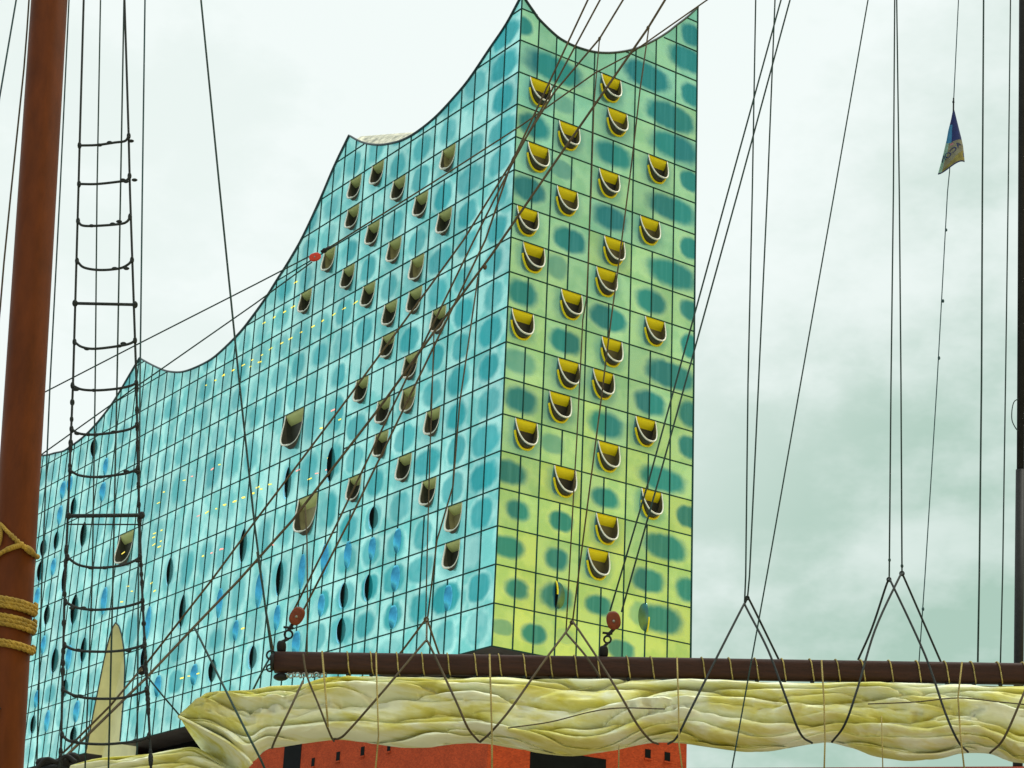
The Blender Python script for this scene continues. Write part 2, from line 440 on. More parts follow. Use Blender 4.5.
def smooth_tab(tab, peaks):
    """Catmull-Rom through the table, broken at the peaks"""
    out = []
    for i in range(len(tab)-1):
        p1, p2 = tab[i], tab[i+1]
        p0 = tab[i-1] if i > 0 and p1[0] not in peaks else (2*p1[0]-p2[0], 2*p1[1]-p2[1])
        p3 = tab[i+2] if i+2 < len(tab) and p2[0] not in peaks else (2*p2[0]-p1[0], 2*p2[1]-p1[1])
        m1 = (p2[1]-p0[1])/(p2[0]-p0[0])*(p2[0]-p1[0]); m2 = (p3[1]-p1[1])/(p3[0]-p1[0])*(p2[0]-p1[0])
        for k in range(4):
            s = k/4
            h = (2*s**3-3*s**2+1)*p1[1] + (s**3-2*s**2+s)*m1 + (-2*s**3+3*s**2)*p2[1] + (s**3-s**2)*m2
            out.append((p1[0]+(p2[0]-p1[0])*s, h))
    out.append(tab[-1]); return out
ROOF_L = smooth_tab(ROOF_L, (33.3, 84.9)); ROOF_R = smooth_tab(ROOF_R, ())

ARCH_PX = [(85,759),(88,742),(93,715),(98.5,688),(104,660),(108.5,641),(112,629),(115.5,622.5),(119,626),(122,636),(124,650),(125,668),(124,695),(122,720),(120,741)]
ARCH = sorted(face_hit(x, y, 'L') for x, y in ARCH_PX)
def arch(t):
    if t < ARCH[0][0] or t > ARCH[-1][0]: return ZBOT
    return max(ZBOT, interp(ARCH, t))

COLS_R = [0, 2.25, 4.5, 6.95, 9.4, 12.1, 14.8, 17.5, 20.25, WR]
COLS_L = [0, 2.6, 5.25, 7.8] + [7.8+(29.2-7.8)/9*k for k in range(1, 10)] + [29.2+(103.6-29.2)/32*k for k in range(1, 33)] + [103.6+22.4/10*k for k in range(1, 11)]
ROWS = [ZBOT] + [k*H for k in range(0, 23)]
def rows_for(face, t):
    if face == 'L' and 29.2 < t < 103.6:
        tall = [2*H, 3.5*H, 5*H, 6.5*H, 8*H]
        return [z for z in ROWS if z < 2*H-.1] + tall + [z for z in ROWS if z > 8*H+.1]
    return ROWS

# openings seen in the photograph, located on the facades by where they appear
def px(ox, oy, s, lst): return [(ox+a/s, oy+b/s) for a, b in lst]
S = 1024/220
LOG_R = px(490, 0, S, [((a+c)/2, (b+d)/2) for a, b, c, d in
    [(182,362,290,400),(515,345,615,382),(543,503,645,540),(318,563,422,605),(175,660,278,705),(733,722,832,765)]])
LOG_R += px(490, 160, S, [((a+c)/2, (b+d)/2) for a, b, c, d in
    [(503,42,608,80),(307,122,415,165),(120,212,232,248),(693,260,797,298),(150,382,260,418),(527,353,632,385),(490,495,597,530),(327,602,435,638),(97,692,210,728),(718,733,820,765)]])
LOG_R += px(490, 320, S, [((a+c)/2, (b+d)/2) for a, b, c, d in
    [(515,80,622,115),(313,180,422,215),(475,232,583,265),(272,335,383,375),(113,458,228,493),(672,452,780,490),(500,570,607,605),(297,680,405,712)]])
LOG_R += px(490, 480, S, [((a+c)/2, (b+d)/2) for a, b, c, d in [(705,43,803,78),(490,158,600,190),(450,320,560,355)]])
LOG_L = px(320, 80, S, [(270,430),(150,510),(350,510),(600,355),(160,630),(455,580),(580,655),(235,715)])
LOG_L += px(320, 240, S, [(45,85),(335,50),(440,130),(125,175),(235,250),(450,270),(315,340),(525,385),(320,490),(410,590),(200,690),(420,730)])
LOG_L += px(320, 400, S, [(275,60),(525,110),(290,210),(370,320),(165,410),(505,430),(625,550),(590,700)])
LOG_L += px(220, 280, 6.4, [(525,150)])
LOG_BIG = [(286.4,437.5),(312,507.8),(126.6,547.5)]
SLIT_B = px(320, 400, S, [(255,545)]) + px(320, 540, S, [(120,255),(230,220),(120,415)]) + px(220, 400, 6.4, [(455,520),(740,400)]) + px(220, 520, 6.4, [(155,160),(390,370)])
SLIT_B += [(170.3,571),(182,611),(254,656.6),(213,670.6),(143.8,658),(92.7,448.4),(72.3,507.8),(84,534),(54.4,541.4),(42.7,548),(38,572),(64.5,578),(74.7,609),(45,615.6),(53.6,660.6),(83.3,649.7),(31.7,724.7),(72.3,736),(63,688.8)]
SLIT_U = px(320, 400, S, [(250,690),(375,650),(130,720),(30,740)]) + px(320, 540, S, [(610,265),(350,355),(15,300),(345,180)]) + px(220, 520, 6.4, [(525,330),(680,250),(380,620),(490,740),(245,450)])
SLIT_U += [(220,603),(237,630),(193,675),(158,686),(150,622),(104.4,467.2),(102,492),(62,490.6),(73,482.8),(58,516),(53,567),(35.6,598),(102,601.6),(34,700),(45,721.6),(74.7,712),(42.7,645),(68.4,657.5)]
OV_R = []
for oy, lst in ((0, [(150,120,48,48,1),(300,320,135,70,1),(730,355,105,65,1),(935,165,45,55,1),(915,265,85,60,1),(935,440,45,55,1),(205,585,72,60,1),(840,545,115,70,1),(860,680,115,65,1),(575,715,85,60,1),(340,480,55,45,.55),(150,400,25,50,.6)]),
                (160, [(180,130,78,60,1),(330,40,60,45,.6),(850,225,115,60,1),(560,265,78,60,1),(930,85,45,50,1),(370,375,75,60,1),(930,410,45,55,1),(850,530,115,65,1),(310,490,52,60,.6),(150,620,70,65,1),(750,660,70,60,1),(550,730,85,60,1),(930,690,45,50,1)]),
                (320, [(350,100,75,60,1),(930,120,42,60,1),(135,190,80,60,.65),(840,260,115,65,1),(145,375,75,65,1),(745,390,72,60,1),(925,440,48,65,1),(540,490,80,65,1),(290,570,55,50,.6),(925,590,48,55,1),(85,710,85,60,1)]),
                (480, [(130,140,55,50,1),(330,190,55,50,1),(535,90,65,50,1),(920,170,50,55,1),(80,310,80,55,1),(310,370,55,55,1),(815,310,98,65,1),(800,10,105,60,1),(735,470,75,60,1),(920,515,55,60,1),(125,510,55,50,1),(310,545,75,65,1),(505,580,60,50,1),(55,690,50,40,.6),(205,720,60,50,1),(800,650,95,70,1),(700,620,50,60,.5),(610,790,62,50,.9),(350,720,45,40,.3)])):
    for a, b, rx_, ry_, am in lst:
        x0, z0 = face_hit(490+a/S, oy+b/S, 'R')
        x1, _ = face_hit(490+(a+rx_)/S, oy+b/S, 'R')
        _, z1 = face_hit(490+a/S, oy+(b-ry_)/S, 'R')
        OV_R.append((x0, z0, abs(x1-x0), min(abs(z1-z0)*.92, 1.5), am))

def row_of(face, t, z):
    rs = rows_for(face, t)
    for a, b in zip(rs, rs[1:]):
        if a <= z < b: return a, b
    return rs[-2], rs[-1]

LOGGIAS = []      # face, centre, width, row bottom, row top, height, big
for x, y in LOG_R:
    t, z = face_hit(x, y, 'R')
    rs = min(ROWS, key=lambda q_: abs(q_-z)); z1 = rs
    LOGGIAS.append(('R', t-.05, 2.5, z1-H, z1, 2.75, 0))
bay_mid_L = [COLS_L[i] for i in range(1, len(COLS_L)-1, 2)]
for x, y in LOG_L:
    t, z = face_hit(x, y, 'L')
    a, b = row_of('L', t, z)
    LOGGIAS.append(('L', min(bay_mid_L, key=lambda q_: abs(q_-t))-.55, 2.45, a, b, 2.85, 0))
for x, y in LOG_BIG:
    t, z = face_hit(x, y, 'L')
    a, b = row_of('L', t, z)
    LOGGIAS.append(('L', min(bay_mid_L, key=lambda q_: abs(q_-t))-.2, 4.1, a, b, 4.4, 1))

def u_curve(w, h, n=22):
    out = []
    for k in range(n+1):
        a = math.pi*k/n
        c, s_ = math.cos(a), math.sin(a)
        out.append((-w/2*math.copysign(abs(c)**.80, c), -h*abs(s_)**.94))
    return out        # from top left down and up to top right

def loggia_in(face, t0, t1, z0, z1):
    for L in LOGGIAS:
        if L[0] == face and t0-.01 <= L[1] <= t1+.01 and abs(L[4]-z1) < .1: return L
    return None

def facade(face, cols, roof, length):
    roofz = lambda t: interp(roof, t)
    verts, faces, uvs, oa, ob, pr = [], [], [], [], [], []
    def P(t, z, o=0.0): return (-o, t, z) if face == 'L' else (t, -o, z)
    def add(poly, a, b, r):
        base = len(verts)
        pts = poly if face == 'R' else poly[::-1]
        for t, z in pts: verts.append(P(t, z)); 
        faces.append(tuple(range(base, base+len(pts)))); uvs.append(pts); oa.append(a); ob.append(b); pr.append(r)
    rnd = random.Random(11 if face == 'L' else 12)
    mul = MB()
    ax = (lambda t, z, o: Vector(P(t, z, o)))
    def vbar(t, z0, z1, w=.055):
        d = Vector((0, 1, 0)) if face == 'L' else Vector((1, 0, 0)); n = Vector((1, 0, 0)) if face == 'L' else Vector((0, 1, 0))
        if z1-z0 > .15: mul.box(ax(t, (z0+z1)/2, .015), d*w, n*.04, Vector((0, 0, (z1-z0)/2)))
    def hbar(t0, t1, z, w=.055):
        d = Vector((0, 1, 0)) if face == 'L' else Vector((1, 0, 0)); n = Vector((1, 0, 0)) if face == 'L' else Vector((0, 1, 0))
        if t1-t0 > .1: mul.box(ax((t0+t1)/2, z, .018), d*((t1-t0)/2), n*.043, Vector((0, 0, w)))
    # bays of two panes; on the narrow face the loggias say which panes are joined
    ncol = len(cols)-1
    done = set()
    cells = []
    for j in range(ncol):
        rs = rows_for(face, (cols[j]+cols[j+1])/2)
        for z0, z1 in zip(rs, rs[1:]): cells.append((j, z0, z1))
    for j, z0, z1 in cells:
        if (j, z0) in done: continue
        t0, t1 = cols[j], cols[j+1]
        j1 = j
        L = loggia_in(face, t0, t1, z0, z1)
        # merge this pane with the next when a loggia straddles their joint
        if j+1 < ncol:
            L2 = loggia_in(face, t0, cols[j+2], z0, z1)
            if L2 and L2[1]-L2[2]/2 < t1-.05 < L2[1]+L2[2]/2-.1:
                L = L2; j1 = j+1; t1 = cols[j+2]; done.add((j+1, z0))
        hi = max(roofz(t0+(t1-t0)*k/8) for k in range(9))
        if hi <= z0+.05: continue
        # oval for this pane
        a, b = None, None
        if face == 'R':
            best = None
            for o in OV_R:
                if abs(o[1]-(z0+z1)/2) < 1.75 and o[0]+o[2]*1.1 > t0 and o[0]-o[2]*1.1 < t1:
                    ov = min(t1, o[0]+o[2]*1.1)-max(t0, o[0]-o[2]*1.1)
                    if best is None or ov > best[0]: best = (ov, o)
            if best and best[0] > .25:
                o = best[1]
                a = (o[0], (z0+z1)/2*.4+o[1]*.6, o[2]); b = (o[3], .22+.12*((o[0]*7.3) % 1), o[4])
        else:
            bi = j//2; key = (bi, round(z0, 1))
            rr = random.Random(hash((bi, round(z0*10))) & 0xffff)
            mid = cols[min(bi*2+1, ncol)]
            wide = rr.random()
            hh = z1-z0
            am = 1.0
            if t0 > 29.2: am = .45 + .5*rr.random()
            if z0 < -1: am *= .55
            if rr.random() < .07: am *= .2
            rxx = (1.45 + .5*rr.random())
            cx = mid + rr.uniform(-.25, .25)
            if wide < .10 and t0 < 29: rxx = 2.3
            a = (cx, (z0+z1)/2+rr.uniform(-.15, .1), rxx); b = (hh/2*(.70+.12*rr.random()), .18+.12*rr.random()+.22*rr.random()*(t0 > 29.2), am*(.7+.3*rr.random()))
        if a is None: a = (t0, z0-50, 1.0); b = (1.0, .2, 0.0)
        r = rnd.random()
        n = 8
        fl = [max(z0, arch(t0+(t1-t0)*k/n)) if face == 'L' else z0 for k in range(n+1)]
        tp = [min(z1, roofz(t0+(t1-t0)*k/n)) for k in range(n+1)]
        if max(tp[k]-fl[k] for k in range(n+1)) < .03: continue
        if L and min(tp) >= z1-.001:
            a2 = (L[1]-(.2 if face == 'R' else -.1), z1-L[5]*.55, L[2]*.5+.65); b2 = (L[5]*.55+.35, .35, .55)
            poly = [(t0, z0), (t1, z0), (t1, z1)] + [(min(max(L[1]+u, t0+.02), t1-.02), z1+v-(.001 if k in (0, 22) else 0)) for k, (u, v) in enumerate(reversed(u_curve(L[2], L[5])))] + [(t0, z1)]
            add(poly, a2, b2, r)
        else:
            if max(tp)-min(tp) < 1e-4 and max(fl)-min(fl) < 1e-4:
                add([(t0, fl[0]), (t1, fl[0]), (t1, tp[0]), (t0, tp[0])], a, b, r)
            else:
                k0 = [k for k in range(n+1) if tp[k] > fl[k]+1e-4]
                for k in range(n):
                    ta, tb = t0+(t1-t0)*k/n, t0+(t1-t0)*(k+1)/n
                    p_ = [(ta, fl[k]), (tb, fl[k+1])]
                    if tp[k+1] > fl[k+1]+1e-4: p_.append((tb, tp[k+1]))
                    if tp[k] > fl[k]+1e-4: p_.append((ta, tp[k]))
                    if len(p_) >= 3: add(p_, a, b, r)
        zl = max(z0, arch(t0)) if face == 'L' else z0
        vbar(t0, zl, min(z1, roofz(t0)), .055 if (j % 2 or face == 'R') else .06)
        # horizontal bar at the foot of the cell where it exists
        seg0 = None
        for k in range(n+1):
            ok = fl[k] <= z0+1e-3 and tp[k] > z0+.02
            tk = t0+(t1-t0)*k/n
            if ok and seg0 is None: seg0 = tk
            if (not ok or k == n) and seg0 is not None:
                hbar(seg0, tk, z0, .05 if t0 < 60 else .045); seg0 = None
    vbar(cols[-1], ZBOT, roofz(cols[-1]), .08)
    me = bpy.data.meshes.new('glass_facade')
    me.from_pydata(verts, [], faces); me.update()
    uvl = me.uv_layers.new(name='facade')
    li = 0
    for poly in uvs:
        for c in poly: uvl.data[li].uv = c; li += 1
    A = me.attributes.new('oval_a', 'FLOAT_VECTOR', 'FACE'); B = me.attributes.new('oval_b', 'FLOAT_VECTOR', 'FACE'); C = me.attributes.new('pane_rand', 'FLOAT', 'FACE')
    me.attributes.new('pane_tilt', 'FLOAT_VECTOR', 'FACE'); Tt = me.attributes['pane_tilt']
    A, B, C = me.attributes['oval_a'], me.attributes['oval_b'], me.attributes['pane_rand']
    for i in range(len(faces)):
        A.data[i].vector = oa[i]; B.data[i].vector = ob[i]; C.data[i].value = pr[i]; rt_ = random.Random(int(pr[i]*1e6)); Tt.data[i].vector = (rt_.gauss(0, .022), rt_.gauss(0, .022), rt_.gauss(0, .018))
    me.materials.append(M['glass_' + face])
    g = hpart(link(bpy.data.objects.new('glass_facade', me)))
    mo = mul.build('mullion_grid', M['mullion']); mo.parent = g
    ed = MB()
    ed.tube([P(t, z, .03) for t, z in roof], .13, 6)
    eo = ed.build('roof_edge', M['parapet']); eo.parent = g
    return g
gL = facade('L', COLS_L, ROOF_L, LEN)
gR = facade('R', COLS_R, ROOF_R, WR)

# loggias: one model of each size and face, copied
def loggia_proto(w, h, yellow, dmax):
    U = u_curve(w, h); n = len(U)
    dep = .5 if yellow else .75
    lip = MB()
    base = [(x, 0, z) for x, z in U]
    rimc = []
    for x, z in U:
        f = (-z/h)
        rimc.append((x*(1+.02*f), -dmax*f**(1.15 if yellow else 1.6)*(1 if yellow else .5-x/w), z*(1-.07*f)))
    inner = [(x*.965, y, z*.97) for x, y, z in rimc]
    inb = [(x*.95, .12, z*.95) for x, z in U]
    lip.add(base+rimc, [(k, k+1, n+k+1, n+k) for k in range(n-1)])
    lip.add(inb+inner, [(k+1, k, n+k, n+k+1) for k in range(n-1)])
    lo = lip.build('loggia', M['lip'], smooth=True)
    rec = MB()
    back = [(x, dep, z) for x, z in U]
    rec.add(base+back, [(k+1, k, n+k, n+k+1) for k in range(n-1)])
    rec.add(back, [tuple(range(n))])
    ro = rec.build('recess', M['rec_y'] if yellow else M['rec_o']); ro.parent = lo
    so = MB(); q0 = []
    for k in range(9):       # the ceiling curves down towards the back wall
        f = k/8; dr_ = h*(.34 if yellow else .25); q0 += [(-w/2, dep*f, -.001-dr_*f**.6), (w/2, dep*f, -.001-dr_*f**.6)]
    so.add(q0, [(2*k+1, 2*k, 2*k+2, 2*k+3) for k in range(8)])
    sO = so.build('ceiling', M['yellow'] if yellow else M['olive']); sO.parent = lo
    rm = MB(); rm.tube(rimc, [(.05+.035*(-z/h)) if yellow else (.075+.04*(-z/h))*(1 if x < w*.1 else .45) for x, z in U], 8)
    rO = rm.build('rim', M['rim'], smooth=True); rO.parent = lo
    if yellow:
        tr = MB()
        low = [(x, z) for x, z in U if z < -h*.35]; m_ = len(low)
        o1 = [(x*.98, -.03, z) for x, z in low]; o2 = [(x*1.2, -.03, z-.22*(-z/h)) for x, z in low]
        tr.add(o1+o2, [(k, k+1, m_+k+1, m_+k) for k in range(m_-1)])
        tr.tube([(x*1.10, -.05, z-.12*(-z/h)) for x, z in low], .10, 6)
        tO = tr.build('trim', M['trim_y']); tO.parent = lo
    return lo
protos = {('R', 0): loggia_proto(2.5, 2.75, True, .85), ('L', 0): loggia_proto(2.45, 2.85, False, .8), ('L', 1): loggia_proto(4.1, 4.4, False, 1.2)}
used = set()
for face, t, w, a, b, h, big in LOGGIAS:
    src = protos[(face, big)]
    if (face, big) in used:
        o = src.copy(); COL.objects.link(o)
        for ch in [c for c in bpy.data.objects if c.parent == src]:
            c2 = ch.copy(); COL.objects.link(c2); c2.parent = o
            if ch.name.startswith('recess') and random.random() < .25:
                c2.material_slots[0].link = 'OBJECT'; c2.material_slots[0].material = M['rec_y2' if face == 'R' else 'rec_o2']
    else: o = src; used.add((face, big))
    o.location = (t, 0, b-.03) if face == 'R' else (0, t, b-.03)
    o.rotation_euler = (0, 0, 0) if face == 'R' else (0, 0, -math.pi/2)
    o.parent = None
    hpart(o)

# vents: bent panes with a lens-shaped gap at the pane joint
M['bulge_w'] = simple('bent_glass_warm', (.07, .20, .22), .12, .8, .3, .8)
def vent_proto(sgn, rz, d, face):
    """bulge on the local +x*sgn side of the joint; the gap faces the other way"""
    n, m_ = 18, 7
    vs = []
    wid = .95
    for i in range(n+1):
        a = -math.pi/2 + math.pi*i/n
        z = rz*math.sin(a); e_ = math.cos(a)
        for k in range(m_+1):
            u = k/m_
            vs.append((sgn*u*wid*e_**.7 if e_ > 1e-6 else 0, -.012 - d*(e_**1.5 if e_ > 1e-6 else 0)*(1-u)**1.6, z))
    fs = []
    for i in range(n):
        for k in range(m_):
            q_ = (i*(m_+1)+k, i*(m_+1)+k+1, (i+1)*(m_+1)+k+1, (i+1)*(m_+1)+k)
            fs.append(q_ if sgn > 0 else q_[::-1])
    bo = mesh_obj('vent', vs, fs, M['bulge' if face == 'L' else 'bulge_w'], None, True)
    gp = MB()
    pts = [(sgn*.004, -.012 - d*math.cos(-math.pi/2+math.pi*i/n)**1.5 if 0 < i < n else -.012, rz*math.sin(-math.pi/2+math.pi*i/n)) for i in range(n+1)]
    inn = [(sgn*.004, .0, p[2]) for p in pts]
    gp.add(pts+inn, [(i, i+1, n+1+i+1, n+1+i) for i in range(n)])
    # dark jamb plate on the facade on the open side
    jp = [(-sgn*.10*math.cos(-math.pi/2+math.pi*i/n), -.010, rz*math.sin(-math.pi/2+math.pi*i/n)) for i in range(n+1)]
    gp.add([(0, -.010, p[2]) for p in pts]+jp, [(i, i+1, n+1+i+1, n+1+i) for i in range(n)])
    go = gp.build('gap', M['dark']); go.parent = bo
    if face == 'R':
        e_ = MB(); half = pts[n//2:] if sgn > 0 else pts[:n//2+1]
        e_.tube([(p[0]-sgn*.06, p[1]-.02, p[2]) for p in half], .08, 6)
        eo_ = e_.build('trim', M['trim_y']); eo_.parent = bo
    return bo
VP = {}
def vent(face, t, z, sgn, rz, d):
    key = (sgn, rz, d, face)
    if key not in VP: VP[key] = vent_proto(sgn, rz, d, face); o = VP[key]
    else:
        src = VP[key]; o = src.copy(); COL.objects.link(o)
        for ch in [c for c in bpy.data.objects if c.parent == src]:
            c2 = ch.copy(); COL.objects.link(c2); c2.parent = o
    q_ = random.uniform(.86, 1.08); o.scale = (random.uniform(.8, 1.1), random.uniform(.8, 1.15), q_)
    o.location = (t, 0, z) if face == 'R' else (0, t, z)
    o.rotation_euler = (0, 0, 0) if face == 'R' else (0, 0, -math.pi/2)
    hpart(o)
# local +x on the long face runs towards the corner (to the right in the picture)
for lst, sg in ((SLIT_B, -1), (SLIT_U, 1)):
    for x, y in lst:
        t, z = face_hit(x, y, 'L')
        t = min(COLS_L, key=lambda q_: abs(q_-t))
        a, b = row_of('L', t-.3, z)
        tall = (b-a) > 4.5
        vent('L', t, (a+b)/2 if abs(z-(a+b)/2) > .7 else z, sg, 1.95 if tall else 1.38, .46 if sg < 0 else .36)
vent('R', *face_hit(490+307/S, 480+535/S, 'R'), 1, 1.3, .34)
vent('R', *face_hit(490+728/S, 480+640/S, 'R'), -1, 1.3, .35)

# lamps glowing behind the glass
LY = px(220, 280, 6.4, [(485,15),(468,172),(413,205),(347,240),(283,275),(395,405),(452,375),(325,440),(270,480),(207,512),(150,545),(85,578),(25,610),(255,525),(195,555),(520,335),(597,297),(657,262),(728,222),(795,183),(868,145)])
LY += px(100, 340, 6.4, [(740,258),(790,225),(680,290),(850,195)])
LY += px(100, 460, 6.4, [(765,30),(540,130),(375,275),(410,205),(1010,175),(980,212),(920,240),(862,265),(800,288),(745,312),(685,335),(660,615),(350,470),(395,450),(345,495),(390,520),(345,542),(380,555),(150,595)])
LY += px(220, 400, 6.4, [(650,180),(768,125),(695,370),(320,540),(265,570),(215,598),(150,625),(95,650),(30,670),(575,505)])
LY += px(100, 580, 6.4, [(180,40),(205,72),(140,140),(330,20),(350,70),(525,628),(570,615),(625,600),(915,310)])
LPk = px(100, 460, 6.4, [(720,58),(590,105),(630,358),(775,572),(715,595)]) + px(220, 400, 6.4, [(725,65),(705,145),(500,450),(685,445),(620,470)]) + [(273,545),(222,549)]
lp = {}
rnd = random.Random(5)
for lst, mk in ((LY, 'lamp_y'), (LPk, 'lamp_p')):
    for x, y in lst:
        t, z = face_hit(x, y, 'L')
        if mk not in lp:
            b_ = MB(); b_.box((0, 0, 0), (.01, 0, 0), (0, .36, 0), (0, 0, .07)); lp[mk] = b_.build('ceiling_lamp', M[mk]); o = lp[mk]
        else: o = lp[mk].copy(); COL.objects.link(o)
        o.location = (-.03, t, z); s_ = rnd.uniform(.55, 1.25); o.scale = (1, s_, rnd.uniform(.7, 1.2)); o.rotation_euler = (R(rnd.choice((0, 0, 8, -8))), 0, 0)
        hpart(o)

# roof sheet, hidden sides, soffit, plaza, brick base
XF = lambda t: WR + t*.22
FAR = smooth_tab([(0, 70.3), (8, 64), (18, 60.0), (30, 58.0), (42, 48), (60, 38), (90, 36), (126, 34)], ())
def sstep(a, b, x):
    f = max(0, min(1, (x-a)/(b-a))); return f*f*(3-2*f)
def roof_hump(x, t, base):
    w = sstep(17, 22, t)*(1-sstep(34.6, 36.6, t))*sstep(.1, 2.2, x)*(1-sstep(5, 12, x))
    return w*max(0, 58.0+.358*(t-24.3)-base)
def roof_z(s, t):
    tau = t/LEN
    e0, e1 = interp(ROOF_L, t), interp(FAR, t)
    f0 = interp(ROOF_R, s*WR); f1 = 43.6+(34-43.6)*s
    c = (1-s)*(1-tau)*62.9 + s*(1-tau)*70.3 + (1-s)*tau*43.6 + s*tau*34
    return -5*sstep(90, 100, t)*sstep(0, 1.2, s*XF(t)) + (1-s)*e0+s*e1 + ((1-tau)*f0+tau*f1 - c)*max(0, 1-t/20) - .35 + roof_hump(s*XF(t), t, (1-s)*e0+s*e1)
nt_, ns_ = 253, 40
vs = []
for i in range(nt_):
    t = LEN*i/(nt_-1)
    for j in range(ns_):
        s = j/(ns_-1); vs.append((.06+(XF(t)-.12)*s, .06+t*(LEN-.12)/LEN, roof_z(s, t)))
fs = [(i*ns_+j, i*ns_+j+1, (i+1)*ns_+j+1, (i+1)*ns_+j) for i in range(nt_-1) for j in range(ns_-1)]
hpart(mesh_obj('roof', vs, fs, M['roof'], None, True))
vs = []; n = 40
for i in range(n+1):
    t = LEN*i/n
    vs += [(XF(t), t, ZBOT), (XF(t), t, interp(FAR, t)-.3)]
fs = [(2*i, 2*i+2, 2*i+3, 2*i+1) for i in range(n)]
b0 = len(vs); vs += [(0, LEN, ZBOT), (XF(LEN), LEN, ZBOT), (XF(LEN), LEN, 33.6), (0, LEN, 43.2)]; fs.append((b0+1, b0, b0+3, b0+2))
hpart(mesh_obj('rear_wall', vs, fs, M['soffit']))
a0, a1 = ARCH[0][0], ARCH[-1][0]
# soffit with a notch where the vault rises through it
V = 2.2
pl = [(0, 0), (WR, 0), (XF(LEN), LEN), (0, LEN), (0, a1), (V, a1), (V, a0), (0, a0)]
hpart(mesh_obj('soffit', [(x, y, ZBOT) for x, y in pl], [tuple(range(len(pl)))[::-1]], M['soffit']))
ar = MB(); na = 30
cv = [(a0+(a1-a0)*k/na) for k in range(na+1)]
ar.add([(0, t, arch(t)) for t in cv]+[(V, t, ZBOT+(arch(t)-ZBOT)*.9) for t in cv], [(k, k+1, na+1+k+1, na+1+k) for k in range(na)])
ar.add([(V, t, ZBOT+(arch(t)-ZBOT)*.9) for t in cv]+[(V, a1, -8.5), (V, a0, -8.5)], [tuple(range(na+3))])
va = hpart(ar.build('entrance_vault', M['beige']))
fr = MB(); fr.tube([(-.02, t, arch(t)) for t in cv], .08, 6)
fr.build('vault_frame', M['parapet'], va)
def ring_wall(name, inset, z0, z1, mat, thick=None):
    p = [(inset, inset), (WR-inset*.6, inset), (XF(LEN)-inset, LEN-inset), (inset, LEN-inset)]
    vs = [(x, y, z) for z in (z0, z1) for x, y in p]
    fs = [(k, (k+1) % 4, 4+(k+1) % 4, 4+k) for k in range(4)] + [(4, 5, 6, 7)]
    return hpart(mesh_obj(name, vs, fs, mat))
ring_wall('plaza_wall', 5.0, -8.6, ZBOT-.02, M['dark'])
brick = ring_wall('brick_base', .25, GZ-ZB+.0, -8.6, M['brick'])
# small deep windows of the warehouse
for (x, y, wpx, hpx, face) in [(290,760,17,32,'L'),(311,762,3,8.5,'L'),(336,756,3.5,9,'L'),(360.5,751,3.5,9,'L'),(386.7,748,3,6,'L'),(570,766,75,26,'R'),(649.5,753.5,5.5,9,'R'),(669,756.5,5.5,9,'R')]:
    t, z = face_hit(x, y, face)
    t1, _ = face_hit(x+wpx/2, y, face); _, z1 = face_hit(x, y-hpx/2, face)
    hw, hh = abs(t1-t), abs(z1-z)
    b_ = MB(); c_ = MB()
    if face == 'L':
        b_.box((.242, t, z), (.03, 0, 0), (0, hw, 0), (0, 0, hh)); c_.box((.20, t, z-hh-.08), (.1, 0, 0), (0, hw+.12, 0), (0, 0, .07))
    else:
        b_.box((t, .242, z), (hw, 0, 0), (0, .03, 0), (0, 0, hh)); c_.box((t, .20, z-hh-.08), (hw+.12, 0, 0), (0, .1, 0), (0, 0, .07))
    w_ = hpart(b_.build('window', M['dark'])); c_.build('sill', M['brick'], w_)

# ------------------------------------------------------------------ the ship: spars, sail, rigging
PXM = lambda dist: dist/1985.0           # metres per picture pixel at that distance
def smooth_pts(p, n=6):
    if len(p) < 3: return p
    out = []
    for i in range(len(p)-1):
        p1, p2 = p[i], p[i+1]
        p0 = p[i-1] if i else p1*2-p2
        p3 = p[i+2] if i+2 < len(p) else p2*2-p1
        for k in range(n):
            s = k/n
            out.append(.5*((2*p1)+(p2-p0)*s+(2*p0-5*p1+4*p2-p3)*s*s+(3*p1-p0-3*p2+p3)*s**3))
    out.append(p[-1]); return out
def line_pts(pts, dist, smooth=False):
    n = len(pts)
    ds = dist if isinstance(dist, (list, tuple)) else [dist]*n
    P = [at(x, y, d) for (x, y), d in zip(pts, ds)]
    return smooth_pts(P) if smooth else P
def rope(name, label, cat, pts, dist, wpx, mat, group=None, knots=(), smooth=False):
    mb = MB()
    d0 = dist[0] if isinstance(dist, (list, tuple)) else dist
    mb.tube(line_pts(pts, dist, smooth), wpx*PXM(d0)/2, 6)
    for (x, y, s) in knots:
        c = at(x, y, d0); mb.ellipsoid(c, RT*s*PXM(d0), HN*s*PXM(d0), Vector((0, 0, 1))*s*1.5*PXM(d0), 8, 6)
    o = mb.build(name, M[mat], None, True)
    # origin at the lower end
    return tag(o, label, cat, group)

BD = 12.0      # distance of the spar and furled sail
MD = 13.2      # distance of the mast
LD = 11.0      # distance of the shroud ladder

